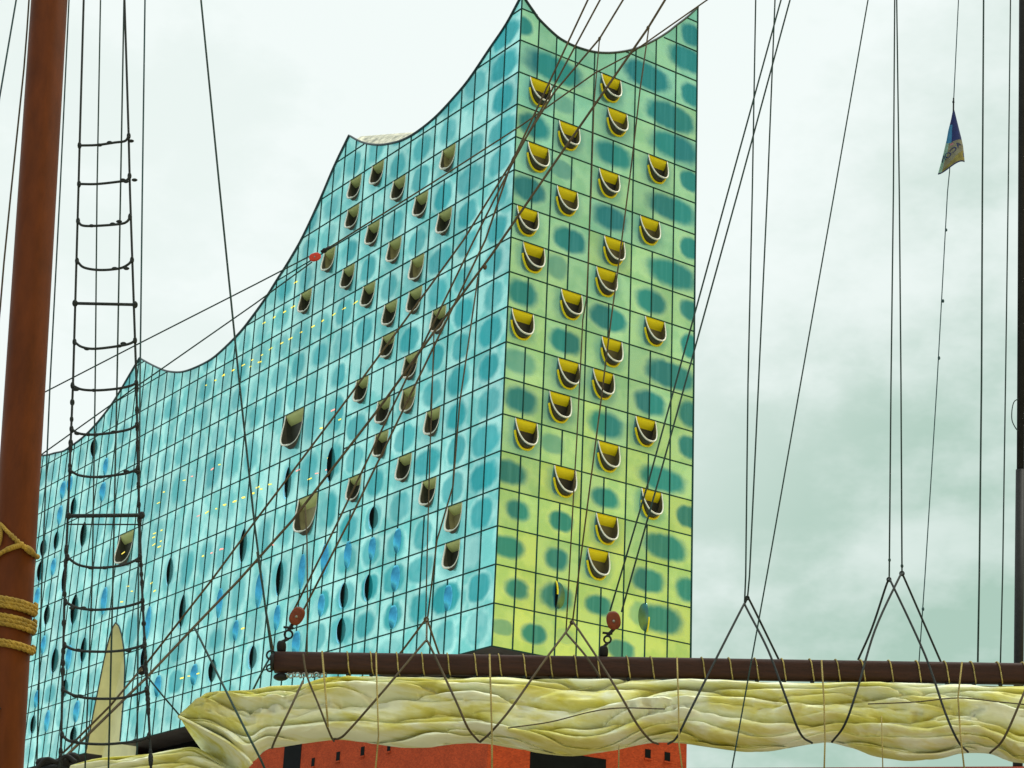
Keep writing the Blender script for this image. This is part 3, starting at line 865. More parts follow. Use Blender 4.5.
# mast
mb = MB()
top, bot = at(59.4, -160, MD), at(-16.6, 1050, MD)
nseg = 30
mb.tube([bot+(top-bot)*k/nseg for k in range(nseg+1)], [(22.6-2.2*k/nseg)*PXM(MD) for k in range(nseg+1)], 40)
mast = tag(mb.build('mast', M['mast'], None, True), 'thick reddish brown painted mast with rope lashings along the left side', 'mast')
MAX = (top-bot).normalized(); MR = 22.2*PXM(MD)
def on_mast(y):
    k = (y-bot_px)/(top_px-bot_px); return k
def mast_pt(y): # axis point seen at image row y
    lo, hi = 0.0, 1.0
    for _ in range(40):
        m_ = (lo+hi)/2; p = bot+(top-bot)*m_; d = p-CAM
        yy = 384-FPX*d.dot(UP)/d.dot(FW)
        if yy > y: lo = m_
        else: hi = m_
    return bot+(top-bot)*lo
mu = (RT-MAX*RT.dot(MAX)).normalized(); mw = MAX.cross(mu)
def coil(name, label, rows, tilt=4.0, r=2.9):
    mb = MB()
    pts = []
    y0, y1 = rows[0], rows[-1]; turns = len(rows)
    N_ = 44*turns
    for i in range(N_+1):
        a = 2*math.pi*i/44
        yy = y0 + (y1-y0)*(i/N_)
        rad = MR + r*.9*PXM(MD)
        lump = 1+.02*math.sin(i*2.9)
        p = mast_pt(yy) + rad*lump*(math.cos(a)*mu+math.sin(a)*mw) - MAX*tilt*PXM(MD)*math.cos(a)
        pts.append(p)
    # strands twisted round each other so the rope reads as laid rope
    for s_ in range(3):
        q_ = []
        for i, p in enumerate(pts):
            t = (pts[min(i+1, N_)]-pts[max(i-1, 0)]).normalized()
            u = (t.cross(MAX)).normalized(); v = t.cross(u)
            ph = i*1.35 + s_*2*math.pi/3
            q_.append(p + .42*r*PXM(MD)*(math.cos(ph)*u+math.sin(ph)*v))
        mb.tube(q_, r*.62*PXM(MD), 6)
    return tag(mb.build(name, M['rope_yellow'], None, True), label, 'rope lashing', 'rope lashings round the brown mast')
coil('rope_lashing', 'tan twisted rope lashing wound round the mast, uppermost of the three coils', [601.5, 607, 612])
coil('rope_lashing', 'tan twisted rope lashing wound round the mast, middle of the three coils', [618, 624, 630])
coil('rope_lashing', 'tan twisted rope lashing wound round the mast, lowest of the three coils', [644, 650])
mb = MB()
def front(x, y, off=1.0):  # a point on the near surface of the mast
    ax_ = mast_pt(y); c = at(x, y, MD); lat = (c-ax_).dot(mu)
    lat = max(-MR*1.12, min(MR*1.12, lat)); dpt = math.sqrt(max(0, (MR*1.1)**2-lat*lat))
    return ax_ + mu*lat - HN*(dpt+off*.005)
mb.tube(smooth_pts([front(x, y) for x, y in [(-14,521),(-4,528),(4,529),(12,537),(20,545)]]), 2.2*PXM(MD), 8)
mb.tube(smooth_pts([front(x, y) for x, y in [(-14,566),(0,562),(10,557),(20,553)]]), 2.4*PXM(MD), 8)
mb.tube(smooth_pts([front(x, y) for x, y in [(2,529),(6,535),(6,543),(4,551)]]), 1.7*PXM(MD), 8)
mb.tube(smooth_pts([front(x, y) for x, y in [(16,541),(22,547),(28,552),(33,556),(38,558)]]), [2.5*PXM(MD)*(1+.25*math.sin(k*2.2)) for k in range(25)], 8)
mb.tube(smooth_pts([front(x, y) for x, y in [(12,556),(20,553),(28,550)]]), 3.0*PXM(MD), 8)
mb.ellipsoid(front(33, 555, 3), RT*6*PXM(MD)-UP*3*PXM(MD), HN*4*PXM(MD), UP*4.6*PXM(MD), 12, 8)
tag(mb.build('rope_knot', M['rope_yellow'], None, True), 'tan rope knotted against the mast with a short loose tail above the coils', 'rope knot')
mb = MB(); mb.ellipsoid(front(2, 713, 2), RT*5*PXM(MD), HN*3*PXM(MD), UP*2*PXM(MD), 12, 8)
mb.build('wood_scar', M['iron'], mast, True)

# right-hand dark pole
mb = MB()
mb.tube([at(1016.5, 900, 14.5), at(1017.5+3, 470, 14.5)], 5.0*PXM(14.5), 16)
mb.tube([at(1017.5+3, 470, 14.5), at(1022.5, 0, 14.5), at(1024, -150, 14.5)], 4.0*PXM(14.5), 16)
tag(mb.build('mast_pole', M['iron'], None, True), 'slim near-black pole cut off by the right edge of the picture', 'pole')
rope('rope', 'thin loose rope loop hanging off the black pole', 'rope', [(1018,399),(1014,402),(1012,410),(1012,420),(1015,427),(1018,431)], 14.4, 1.2, 'rope_green', None, (), True)

# ladder of shrouds and ratlines
lad = empty('shroud_ladder', at(105, 755, LD))
tag(lad, 'rope ladder of two dark shrouds with sagging rungs beside the brown mast', 'rope ladder')
def lpart(o):
    o.parent = lad; o.location = -Vector(lad.location); return o
SL = [(86.5,-120),(83.7,0),(79.5,150),(78.4,192),(73,384),(67.5,524),(65,576),(61,746),(60,770)]
SR = [(121,-120),(124.5,0),(128.7,137),(130,192),(136.5,384),(137.5,450),(139.3,516),(141.5,576),(145,651),(147.5,693),(150.5,751),(151,770)]
for pts in (SL, SR):
    mb = MB(); mb.tube(line_pts(pts, LD), 1.35*PXM(LD), 8)
    for i in range(len(pts)-1):
        if pts[i][1] < 380: continue
        for k in range(5):
            f = random.random(); x = pts[i][0]+(pts[i+1][0]-pts[i][0])*f; y = pts[i][1]+(pts[i+1][1]-pts[i][1])*f
            mb.ellipsoid(at(x, y, LD), RT*(1.9+.8*random.random())*PXM(LD), HN*2*PXM(LD), UP*(3+3*random.random())*PXM(LD), 8, 6)
    lpart(mb.build('shroud', M['rope_dark'], None, True))
RUNGS = [[(79.5,145.5),(97,145),(115,142.5),(125,141),(128.7,136)],[(79,184),(97,184),(120,181.5),(127,180),(129.5,176)],
 [(78,221),(82.5,225.5),(97,225.8),(120,224),(127,221.5),(130,217)],[(77,261),(84,267.5),(100,270),(119,268.5),(128,264.5),(132,260)],
 [(74.5,342),(82,347),(95,348.8),(119,346),(130,343.5),(135,340.5)],[(72.5,385.5),(82,389.5),(98,390.3),(117,388.7),(130,386),(136.3,383)],
 [(71.5,429),(79,433.5),(95,434.6),(117,432),(130,429),(137,425)],[(70,470.5),(80,475.5),(98,477),(121,474.3),(132,471.5),(138,468)],
 [(67.5,557.5),(79,565),(98,567.8),(121,565.5),(134,561),(140,557)],[(65.5,602),(78,608),(98,609.8),(121,607.5),(137,603.5),(142.5,601)],
 [(64.5,645.5),(76,650.2),(98,651.7),(121,650.7),(138,647),(144.5,644.5)],[(63,690),(76,696),(95,698.6),(121,698),(140,693),(146.5,690)],
 [(62,735),(71,741.5),(97,744.2),(119,743.3),(140,740.5),(149,736)]]
for pts in RUNGS:
    mb = MB(); mb.tube(smooth_pts([at(x, y, LD-.02) for x, y in pts]), 1.45*PXM(LD), 8)
    for (x, y) in (pts[0], pts[-1]):
        mb.ellipsoid(at(x, y, LD-.01), RT*2.4*PXM(LD), HN*2.4*PXM(LD), UP*4.2*PXM(LD), 8, 6)
    for k in range(3):
        x, y = pts[random.randrange(1, len(pts)-1)]; mb.ellipsoid(at(x+random.uniform(-8, 8), y, LD-.02), RT*3.5*PXM(LD), HN*1.7*PXM(LD), UP*1.8*PXM(LD), 8, 6)
    lpart(mb.build('rung', M['rope_dark'], None, True))
for (x0, y0, x1, y1, w) in [(73.5,303.3,137,304.7,3.4),(67,516,144,515.2,4.2)]:
    mb = MB(); mb.tube([at(x0, y0, LD-.03), at(x1, y1, LD-.03)], w/2*PXM(LD), 10)
    for x, y in ((x0+1.5, y0), (x1-2, y1)): mb.ellipsoid(at(x, y, LD-.03), RT*3.2*PXM(LD), HN*3*PXM(LD), UP*4*PXM(LD), 8, 6)
    lpart(mb.build('wooden_rung', M['rope_dark'], None, True))
mb = MB(); mb.tube([at(68, 524.3, LD), at(138.5, 524.5, LD)], .8*PXM(LD), 6); lpart(mb.build('rung', M['rope_dark']))
mb = MB()
for (x, y, a, b_) in [(45,763,10,6),(62,764,9,7),(73,758,7,6),(55,770,16,6)]:
    mb.ellipsoid(at(x, y, LD+.1), RT*a*PXM(LD), HN*6*PXM(LD), UP*b_*PXM(LD), 12, 8)
mb.tube(smooth_pts([at(x, y, LD) for x, y in [(36,770),(46,759),(58,762),(66,756),(76,762)]]), 2.2*PXM(LD), 8)
tag(mb.build('rope_bundle', M['iron'], None, True), 'dark tangle of rope at the foot of the rope ladder', 'rope bundle')

# upright lines behind the ladder and beside the mast
rope('backstay', 'slim dark stay descending at the top left, left of the brown mast', 'stay', [(34,-110),(16.2,0),(0,95),(-12,165)], 14, 2.0, 'rope_teal')
rope('rope', 'thin dark rope hugging the left edge of the brown mast', 'rope', [(33,-60),(27,30),(24,68),(11,192),(4,262),(0,310),(-10,400)], 13.3, 2.0, 'rope_brown')
rope('halyard', 'thin pale blue-grey rope close along the right edge of the brown mast', 'halyard', [(75,-120),(69,0),(60,192),(50,384),(46,480),(42,576),(36,790)], 13.6, 1.7, 'rope_teal')
rope('halyard', 'slim dark rope inside the rope ladder, nearer its left shroud', 'halyard', [(102.5,-120),(100.5,0),(97,192),(95.2,384),(92.3,576),(85,770)], 11.5, 1.7, 'rope_green')
rope('halyard', 'slim dark rope inside the rope ladder, nearer its right shroud', 'halyard', [(126,-120),(124,0),(120.5,192),(117,384),(113,576),(108.3,775)], 11.5, 1.9, 'rope_green')
rope('halyard', 'slim dark rope just right of the rope ladder, meeting it lower down', 'halyard', [(147,-120),(145,0),(142.3,192),(140,384),(138.5,576),(137,755)], 11.4, 1.9, 'rope_teal')
rope('topping_lift', 'long dark rope slanting down to the left end of the brown spar', 'rope', [(189,-110),(201,0),(220,192),(239.5,384),(254.5,524),(267,620),(272,655)], BD+.1, 2.3, 'rope_green')
rope('rope', 'short rope strand beside the foot of the long slanting rope above the spar end', 'rope', [(257,552),(266,610),(273,650)], BD+.2, 1.9, 'rope_brown')

# slanting lines
BK = 13.0
rope('sheet_rope', 'brown rope rising right from the bright red block across the facade to the roof peak', 'rope', [(327,249),(432,183),(522,125),(595,73),(627,56),(707,0),(790,-60)], BK, 1.8, 'rope_brown')
rope('sheet_rope', 'upper of the two thin ropes running left from the bright red block', 'rope', [(309,256.5),(256,284),(140,343),(45,392),(10,410)], [13.05,13.15,13.5,13.95,14.1], 1.8, 'rope_green')
rope('sheet_rope', 'lower of the two thin ropes running left from the bright red block', 'rope', [(312,262),(256,303),(140,384),(45,452),(5,482)], [12.95,13.1,13.5,13.95,14.1], 1.8, 'rope_green')
GRP = None
rope('running_line', 'dark rope slanting across both facades, ending at the small block beside the ladder', 'rope', [(640,-110),(587.8,0),(513,160),(463.5,240),(399.5,328),(346.5,400),(256,520),(211.7,580),(146,664)], 12.8, 2.2, 'rope_brown')
rope('running_line', 'left of the two brown ropes leading down to the block on the spar end', 'rope', [(659,-110),(600,0),(514.7,159),(474,240),(396,400),(338.75,520),(294,610)], BD+.35, 2.1, 'rope_brown')
rope('running_line', 'right of the two brown ropes leading down to the block on the spar end', 'rope', [(689,-110),(623,0),(599.5,38.7),(554.5,92),(512.6,159),(485.4,240),(408,400),(349.7,520),(303,611)], BD+.25, 2.2, 'rope_brown', None, [(599.5,38.7,1.8)])
rope('running_line', 'longest brown rope slanting from the roof dip to the dark tangle at lower left', 'rope', [(730,-110),(665,0),(648,28),(556.6,160),(490,257),(434,332),(380,407),(292.7,520),(239,580),(194,627),(147,677),(65,757),(50,772)], [12.3]*9+[12.1,11.9,11.4,11.2], 2.7, 'rope_brown', None, [(648,28,2),(485,267,2.3)])
rope('rope', 'short rope from the small block by the ladder slanting to the dark tangle', 'rope', [(142,668),(110,706),(63,753)], 11.5, 2.2, 'rope_brown')
rope('rope', 'short rope from the small block by the ladder to the sail corner', 'rope', [(146,675),(163,696),(181,717)], 11.8, 1.8, 'rope_green')
rope('rope', 'rope dropping from the longest slanting rope over the left end of the sail', 'rope', [(194.5,627.7),(230.5,700),(245,729),(261,760),(268,776)], [12,11.6,11.45,11.45,11.5], 2.4, 'rope_green')
rope('rope', 'short rope from the spar end down behind the sail', 'rope', [(272,654),(264,668),(253,690)], BD+.15, 2.0, 'rope_green')
rope('pendant', 'rope falling from the knot under the roof dip to the spar-centre bridle, the left one', 'rope', [(599.5,39),(594,103),(591,196),(586.7,297),(582.8,320),(577,436),(574.4,480),(566,632)], BD+.25, 1.6, 'rope_brown')
rope('pendant', 'rope falling from the knot under the roof dip to the spar-centre bridle, the right one', 'rope', [(648.5,30),(640,90),(631.8,162),(621,246),(611,320),(599.6,412),(590.5,482),(572.5,622)], BD+.2, 1.8, 'rope_brown')
rope('pendant', 'right of the two ropes dropping to the bridle on the blue facade', 'rope', [(478,277),(459.7,403),(453,486),(437,540),(427.5,619)], BD+.3, 1.8, 'rope_brown')
rope('pendant', 'left of the two ropes dropping to the bridle on the blue facade', 'rope', [(434,332),(431.7,405),(430,450),(427.5,540),(425.7,619)], BD+.25, 1.5, 'rope_brown')
rope('pendant', 'single upright rope dropping onto the spar near the wooden end block', 'rope', [(305,505),(307,540),(307.5,600),(307,656)], BD-.15, 1.6, 'rope_brown')
rope('running_line', 'left of the paired ropes slanting down to the block on the yellow facade', 'rope', [(812,-110),(781,0),(728,192),(693,320),(649,480),(610,611)], BD+.2, 2.0, 'rope_green')
rope('running_line', 'right of the paired ropes slanting down to the block on the yellow facade', 'rope', [(820,-110),(790,0),(738,192),(702.7,320),(658.6,480),(621.5,612)], BD+.15, 2.0, 'rope_green')
rope('pendant', 'left of the two upright ropes meeting above the spar just right of the building', 'rope', [(758,-110),(755.7,0),(752.3,192),(748,384),(745.7,576),(744.5,604)], BD+.2, 1.9, 'rope_green')
rope('pendant', 'right of the two upright ropes meeting above the spar just right of the building', 'rope', [(780,-110),(775,0),(767.4,192),(758.5,384),(749.5,576),(747.5,598)], BD+.15, 1.9, 'rope_green')
rope('running_line', 'lone thin rope slanting through open sky and across spar and sail', 'rope', [(888,-110),(868,0),(834.5,192),(800.5,384),(767.5,572),(732,768),(728,790)], 11.3, 1.7, 'rope_green')
rope('pendant', 'left rope of the close upright pair in the sky left of the flag', 'rope', [(896,-110),(894.7,0),(893.4,192),(891,384),(889.2,580)], BD+.2, 1.9, 'rope_green')
rope('pendant', 'right rope of the close upright pair in the sky left of the flag', 'rope', [(895,-110),(896.7,0),(899.3,192),(901,384),(902,574)], BD+.15, 1.9, 'rope_green', None, [(902,566,1.6),(889.5,560,1.5)])
rope('flag_halyard', 'thin pale grey line carrying the pennant, knotted below it', 'rope', [(964,-110),(958.5,0),(953.5,104),(949.5,172),(947.5,192),(937,384),(925,576),(919,662)], 13.5, 1.3, 'rope_teal', None, [(953.4,102,1.4),(946.3,230,1.3),(943,301,1.5),(939,358,1.5),(923,609,1.5)])
rope('backstay', 'dark stay on the right, left one of the two between flag and black pole', 'stay', [(984,-110),(983.6,0),(982.4,192),(981.5,384),(979.3,576),(977.8,662)], 14, 2.2, 'rope_green')
rope('backstay', 'dark stay on the right, right one of the two between flag and black pole', 'stay', [(1012,-110),(1010.5,0),(1008.2,192),(1005.5,384),(1002.6,576),(1000.4,664)], 14, 1.7, 'rope_green')

# spar
mb = MB()
pA, pB = at(275, 662.3, BD), at(1560, 682.6, BD)
hgt = 10.9*PXM(BD)
ax_ = (pB-pA).normalized(); uz = (Vector((0, 0, 1))-ax_*ax_.z).normalized(); un = ax_.cross(uz)
sec = []
for k in range(28):
    a = 2*math.pi*k/28; pw = lambda q_: math.copysign(abs(q_)**.55, q_)
    sec.append(pw(math.cos(a))*un*hgt*.8 + pw(math.sin(a))*uz*hgt)
N_ = 90; vs = []
for i in range(N_+1):
    c = pA+(pB-pA)*i/N_
    vs += [c+s_ for s_ in sec]
fs = [(i*28+k, i*28+(k+1) % 28, (i+1)*28+(k+1) % 28, (i+1)*28+k) for i in range(N_) for k in range(28)]
fs += [tuple(range(27, -1, -1)), tuple(N_*28+k for k in range(28))]
spar = tag(mesh_obj('boom', vs, fs, M['wood'], None, True), 'long dark brown wooden spar lying across the picture above the furled sail', 'spar')
LASH = [348.7,372,398,423,448.7,475.6,500,524.5,550.7,575.7,598,628,652,703,730,756,783,811,837,862,890,917.5,945.5,972,998.5,1024] + [1051+27*k for k in range(18)]
for x in LASH:
    yt = 651+(x-275)*.0158; yb = 674+(x-275)*.0158
    c = at(x, (yt+yb)/2, BD)
    c = pA + ax_*((c-pA).dot(ax_))
    mb = MB(); pts = []
    for k in range(25):
        a = 2*math.pi*k/24; pw = lambda q_: math.copysign(abs(q_)**.6, q_)
        pts.append(c + pw(math.cos(a))*un*hgt*.88 + pw(math.sin(a))*uz*hgt*1.08 + ax_*PXM(BD)*(2.0*math.sin(a)*-1))
    mb.tube(pts, .75*PXM(BD), 6)
    mb.ellipsoid(c-uz*hgt*1.15-HN*hgt*.4, RT*2.2*PXM(BD), HN*2*PXM(BD), uz*2.4*PXM(BD), 8, 6, 1)
    o = mb.build('lashing', [M['rope_tan'], M['rope_dark']], spar, True)
# iron end fittings of the spar
mb = MB()
mb.tube([at(275, 662, BD), at(271, 662, BD)], 9*PXM(BD), 16)
mb.ring(at(271, 655, BD), RT, uz, 4.5*PXM(BD), 1.1*PXM(BD)); mb.ring(at(270, 668, BD), RT, uz, 3.5*PXM(BD), 1.0*PXM(BD))
mb.ellipsoid(at(281, 677, BD), RT*8*PXM(BD), HN*6*PXM(BD), uz*4*PXM(BD), 12, 8)
mb.build('end_cap', M['iron'], spar, True)
mb = MB()
for k in range(13): mb.ring(at(288+k*3.1, 675.2+.7*math.sin(k*1.9), BD-.05), (RT+.25*uz if k % 2 else RT*.45+HN), uz, 2.1*PXM(BD), .75*PXM(BD), 12)
mb.build('chain', M['steel'], spar, True)

# blocks
def block(label, cx, cy, rw, rh, tilt, dist, mat, ring=None, foot=None):
    rt = empty('pulley_block', at(cx, cy, dist))
    tag(rt, label, 'pulley block')
    pm = PXM(dist)
    def bp(o): o.parent = rt; o.location = -Vector(rt.location); return o
    u = (math.cos(tilt)*RT + math.sin(tilt)*UP); v = (-math.sin(tilt)*RT+math.cos(tilt)*UP)
    c = at(cx, cy, dist)
    for sgn, nm in ((-1, 'cheek'), (1, 'cheek')):
        mb = MB(); mb.ellipsoid(c+FW*sgn*rw*.42*pm, u*rw*pm, FW*rw*.30*pm, v*rh*pm, 24, 14, 0, .85); bp(mb.build(nm, M[mat], None, True))
    mb = MB(); mb.tube([c-FW*rw*.10*pm, c+FW*rw*.10*pm], rw*.82*pm, 20); bp(mb.build('sheave', M['iron'], None, True))
    mb = MB(); mb.tube([c-FW*rw*.80*pm, c+FW*rw*.80*pm], rw*.20*pm, 12); bp(mb.build('pin', M['steel'], None, True))
    if ring:
        mb = MB(); rx_, ry_, rr = ring
        mb.ring(at(rx_, ry_, dist), RT, UP, rr*pm, 1.15*pm)
        mb.tube([c-v*rh*pm*.85, at(rx_, ry_-rr, dist)], 1.9*pm, 10)
        mb.tube([at(rx_-5, ry_-rr-3.2, dist), at(rx_+5, ry_-rr-2.2, dist)], 1.3*pm, 8)
        bp(mb.build('shackle', M['iron'], None, True))
        mb = MB(); fx, fy = foot
        mb.tube([at(rx_, ry_+rr, dist), at(fx, fy-5, dist)], 1.6*pm, 8)
        mb.ellipsoid(at(fx, fy, dist), RT*5*pm, HN*5*pm, UP*6.5*pm, 12, 8, 0, .7)
        bp(mb.build('eye_fitting', M['iron'], None, True))
    return rt
block('reddish brown wooden block shackled to the left end of the spar', 297, 616, 7.2, 9.6, R(-28), BD, 'redwood', (288.5, 634.5, 4.2), (281.5, 647))
block('reddish brown wooden block shackled to the spar before the yellow facade', 613.5, 620.5, 7.4, 9.4, R(8), BD, 'redwood', (607.5, 639.5, 3.6), (603.5, 652))
block('small bright red block hanging on ropes before the upper blue facade', 315, 257, 4.6, 6.6, R(-72), BK, 'redblock')
block('small dark brown block against the right shroud of the rope ladder', 142.5, 670, 4.2, 5.2, R(-35), 11.6, 'iron')
mb = MB(); mb.tube([at(321, 252, BK), at(330, 247, BK)], 1.7*PXM(BK), 8); mb.ring(at(324.5, 250.5, BK), RT, UP, 2.2*PXM(BK), .8*PXM(BK), 12)
tag(mb.build('shackle', M['iron'], None, True), 'tiny dark shackle joining the bright red block to its rope', 'shackle')

# bridles (lazy jacks) that cradle the sail: each one rope with its branches
F, K = 11.5, 12.35     # passing in front of / behind the spar
def bridle(label, branches, w=2.3, mat='rope_brown', rings=()):
    mb = MB()
    for pts, ds in branches: mb.tube(line_pts(pts, ds, True), w/2*PXM(F), 6)
    for x, y, s in rings: mb.ring(at(x, y, BD+.1), RT, UP, s*PXM(BD), .9*PXM(BD), 14)
    return tag(mb.build('lazy_jack', M[mat], None, True), label, 'bridle rope', 'bridle ropes cradling the furled sail')
bridle('bridle rope at the spar end, loops under the left of the sail', [([(303,654),(307,676),(319,706),(330,734),(334,741)], [11.6,11.55,11.5,11.5,11.8]), ([(303,681),(290,709),(276,738),(272,748)], [11.75,11.5,11.5,11.8])])
bridle('double-peaked bridle rope standing before the blue facade', [([(426,619),(402,651),(392,662)], [BD+.25,BD+.3,K]), ([(427,619),(439,654),(443,664)], [BD+.25,BD+.3,K]), ([(427,618),(426.5,641)], [BD+.2,11.75]),
    ([(426.5,641),(422,645),(385,689),(350,729),(340,738),(333,739)], [11.75,11.7,F,F,F+.1,F+.3]), ([(426.5,641),(430,646),(455,699),(468,728),(478.5,741)], [11.75,11.7,F,F,F+.3])], 2.4, 'rope_brown', [(426.3,619.5,2.2)])
bridle('bridle rope peaked before the yellow facade corner', [([(572,622),(576,626),(600,662),(622,698),(637,724),(650,740),(658,744)], [BD+.15,12,11.7,F,F,F+.1,F+.3]), ([(572,622),(566,632),(545,660),(512,707),(492,731),(480,742)], [BD+.15,12,11.7,F,F,F+.3]),
    ([(566,633),(585,655),(600,677)], [BD+.1,11.8,11.72])], 2.4, 'rope_brown', [(572,622.5,1.8)])
bridle('bridle rope peaked in the sky just right of the building', [([(744.5,604),(742,608),(718,655),(690,711),(677,737),(668,744)], [BD+.15,12,11.7,F,F,F+.3]), ([(744.5,604),(748,611),(768,650),(785,695),(800,733),(812,743)], [BD+.15,12,11.7,F,F,F+.3]),
    ([(747.5,598),(751,603),(779,660),(783,668)], [BD+.15,BD+.2,K,K]), ([(747.5,598),(744.5,604)], [BD+.15,BD+.15])], 2.4, 'rope_dark', [(747.3,598,1.8)])
bridle('double-peaked bridle rope in the sky left of the flag line', [([(889,580),(886,586),(872,628),(858,660)], [BD+.15,BD+.2,BD+.3,K]), ([(889,580),(893,586),(925,655),(945,712),(958,741),(968,752)], [BD+.15,12,11.7,F,F,F+.3]),
    ([(902,574),(898,580),(875,630),(858,687),(845,724),(832,742)], [BD+.15,12,11.7,F,F,F+.3]), ([(902,574),(906,582),(940,660),(944,668)], [BD+.15,BD+.2,K,K])], 2.4, 'rope_dark', [(889,579.5,2.0),(902,573.5,2.2)])
bridle('rope rising from under the sail towards the right edge of the picture', [([(990,753),(1004,738),(1024,693),(1040,655)], [F+.3,F,F,11.7])], 2.4, 'rope_brown')

# thin ties hanging down over the sail
for lab, pts, w, mt in [
    ('thin tan tie over the sail nearest the spar end', [(322,651),(326,700),(328,727)], 2.0, 'rope_tan'),
    ('thin tan tie over the sail left of the blue-facade bridle', [(376,652),(377,690),(378.5,736),(375,775)], 1.7, 'rope_tan'),
    ('thin tan tie over the sail below the building corner', [(489.5,654),(491,700),(492,740),(492,775)], 2.0, 'rope_tan'),
    ('thin tan tie over the sail below the right edge of the yellow facade', [(677,657),(678.5,705),(679,744),(683,775)], 1.8, 'rope_tan'),
    ('thin tan tie over the sail between the two sky bridles', [(821.5,660),(824,700),(825,741),(824,775)], 1.9, 'rope_tan'),
    ('thin tan tie over the sail with a kink, near the right edge', [(962,662),(958,697),(960.5,736),(965,775)], 1.9, 'rope_tan'),
    ('short tan tie hanging under the sail in front of the brick', [(619,745),(618.5,775)], 1.5, 'rope_tan'),
    ('short pale tie on the lower sail midway between the legs of the double-peaked sky bridle', [(881.5,716),(883,775)], 1.3, 'rope_tan')]:
    rope('tie_rope', lab, 'tie', pts, 11.45, w, mt, 'tie ropes over the furled sail')
rope('tie_rope', 'slack thin line lying along the middle of the sail', 'tie', [(508,728),(550,722),(590,712),(620,708),(665,709)], 11.5, 1.3, 'rope_brown', 'tie ropes over the furled sail', (), True)
rope('tie_rope', 'slack thin line lying along the sail near the right edge', 'tie', [(868,704),(915,702),(958,698),(1000,702),(1040,706)], 11.5, 1.3, 'rope_brown', 'tie ropes over the furled sail', (), True)

# furled sail
TOP = [(178,715.5),(190,706),(200,698),(212,692),(232,690.5),(262,689.5),(279,689),(300,687),(318,680),(340,676.5),(512,679),(768,682.5),(1024,686.5),(1130,688),(1300,690.5),(1520,694)]
BOT = [(178,717.5),(190,723),(200,728),(215,735),(229,744),(240,754),(250,762),(258,760),(265,753),(272,748),(281,747),(306,743),(338,738.5),(368,742),(406,747),(443,746),(478,741),(512,746),(537,751),(574,755),(612,751),(649,743.5),(677,743),(707,747),(737,751),(768,751.5),(793,747),(818,742),(833,741),(855.5,748.5),(888,757),(913,760),(943,757),(968,752),(993,753.5),(1013,762),(1050,763),(1100,752),(1160,764),(1230,768),(1290,754),(1350,766),(1420,768),(1480,740),(1520,712)]
def fold(u, v, seed):
    """height of the stacked cloth rolls at u (metres along) and v (0 top..1 bottom): round backs, sharp creases"""
    dr = .95*noise.noise(Vector((u*.8, seed, 0))) + .40*noise.noise(Vector((u*2.1, seed+4, v*1.5))) + .12*noise.noise(Vector((u*7, seed+6, v*3)))
    def roll(w, e): return 1-abs((w % 1.0)*2-1)**e
    w1 = v*3.1 + dr
    w2 = v*6.5 + 1.9*noise.noise(Vector((u*1.0, seed+9, v*1.3))) + .5*noise.noise(Vector((u*3.2, seed+2, v*2)))
    w3 = v*11 + 2.6*noise.noise(Vector((u*1.7, seed+19, v*2))) + 1.1*u
    a2 = max(0, min(1, noise.noise(Vector((u*1.3, seed+15, v*2.5)))*1.6+.55))
    a3 = max(0, noise.noise(Vector((u*2.1, seed+25, v*3)))*1.6)
    band = math.exp(-((v-.135)/.022)**2)*.55
    def cut(w, s_):
        d_ = abs(((w+.5) % 1.0)-.5); return math.exp(-(d_/s_)**2)
    band += .42*cut(w1, .075) + .40*(.3+.7*a2)*cut(w2, .09)
    fine = noise.noise(Vector((u*5.5+v*3, seed+31, v*9)))*.10 + abs(noise.noise(Vector((u*9-v*14, seed+37, v*7))))*.10*a3
    cr = noise.ridged_multi_fractal(Vector((u*1.9+v*1.1, v*3.0-u*.6, seed+50)), .9, 2.2, 4, 1.0, 1.8)
    c2 = noise.ridged_multi_fractal(Vector((u*2.6-v*1.6, v*2.2+u*.8, seed+70)), .9, 2.2, 3, 1.0, 1.8)
    fine += .20*min(1.7, cr)*(.45+.55*a2) - .15*min(1.7, c2)*(.4+.6*a3)
    return fine - .08 + .40*roll(w1, 3.2) + .36*a2*roll(w2, 2.6) + .18*a3*roll(w3, 2.0) - band
def bundle(name, top, bot, x0, x1, nx, dep, amp, seed, mat, dist=BD, parent=None):
    na = 150
    vs = []; ends = []
    for i in range(nx+1):
        x = x0+(x1-x0)*i/nx
        a = at(x, interp(top, x), dist); b = at(x, interp(bot, x), dist)
        c = (a+b)/2; hz = max(.004, (a.z-b.z)/2)
        u = x*PXM(dist)
        dd = dep*min(1, hz/.12)
        for k in range(na):
            th = 2*math.pi*k/na
            cz = math.cos(th); sn = math.sin(th)
            zz = math.copysign(abs(cz)**.8, cz)*hz; yy = math.copysign(abs(sn)**.75, sn)*dd
            v = (1-zz/hz)/2
            f = (fold(u, v, seed + (0 if sn >= 0 else 30))-.5)*amp*min(1, hz/.10)*(1+.7*math.exp(-max(0, x-178)/70))
            edge = abs(sn)**.5
            p = c + Vector((0, 0, zz)) - HN*(yy + (f*edge if sn >= 0 else -f*edge)) + Vector((0, 0, .35*f*edge*(1-abs(cz))))
            vs.append(p)
    fs = [(i*na+k, i*na+(k+1) % na, (i+1)*na+(k+1) % na, (i+1)*na+k) for i in range(nx) for k in range(na)]
    fs += [tuple(range(na-1, -1, -1)), tuple(nx*na+k for k in range(na))]
    return mesh_obj(name, vs, fs, mat, parent, True)
sail = tag(bundle('furled_sail', smooth_tab(TOP, ()), smooth_tab(BOT, ()), 178, 1505, 1280, .20, .215, 3.0, M['sail']), 'long yellowish canvas sail furled in folds under the brown spar', 'sail')
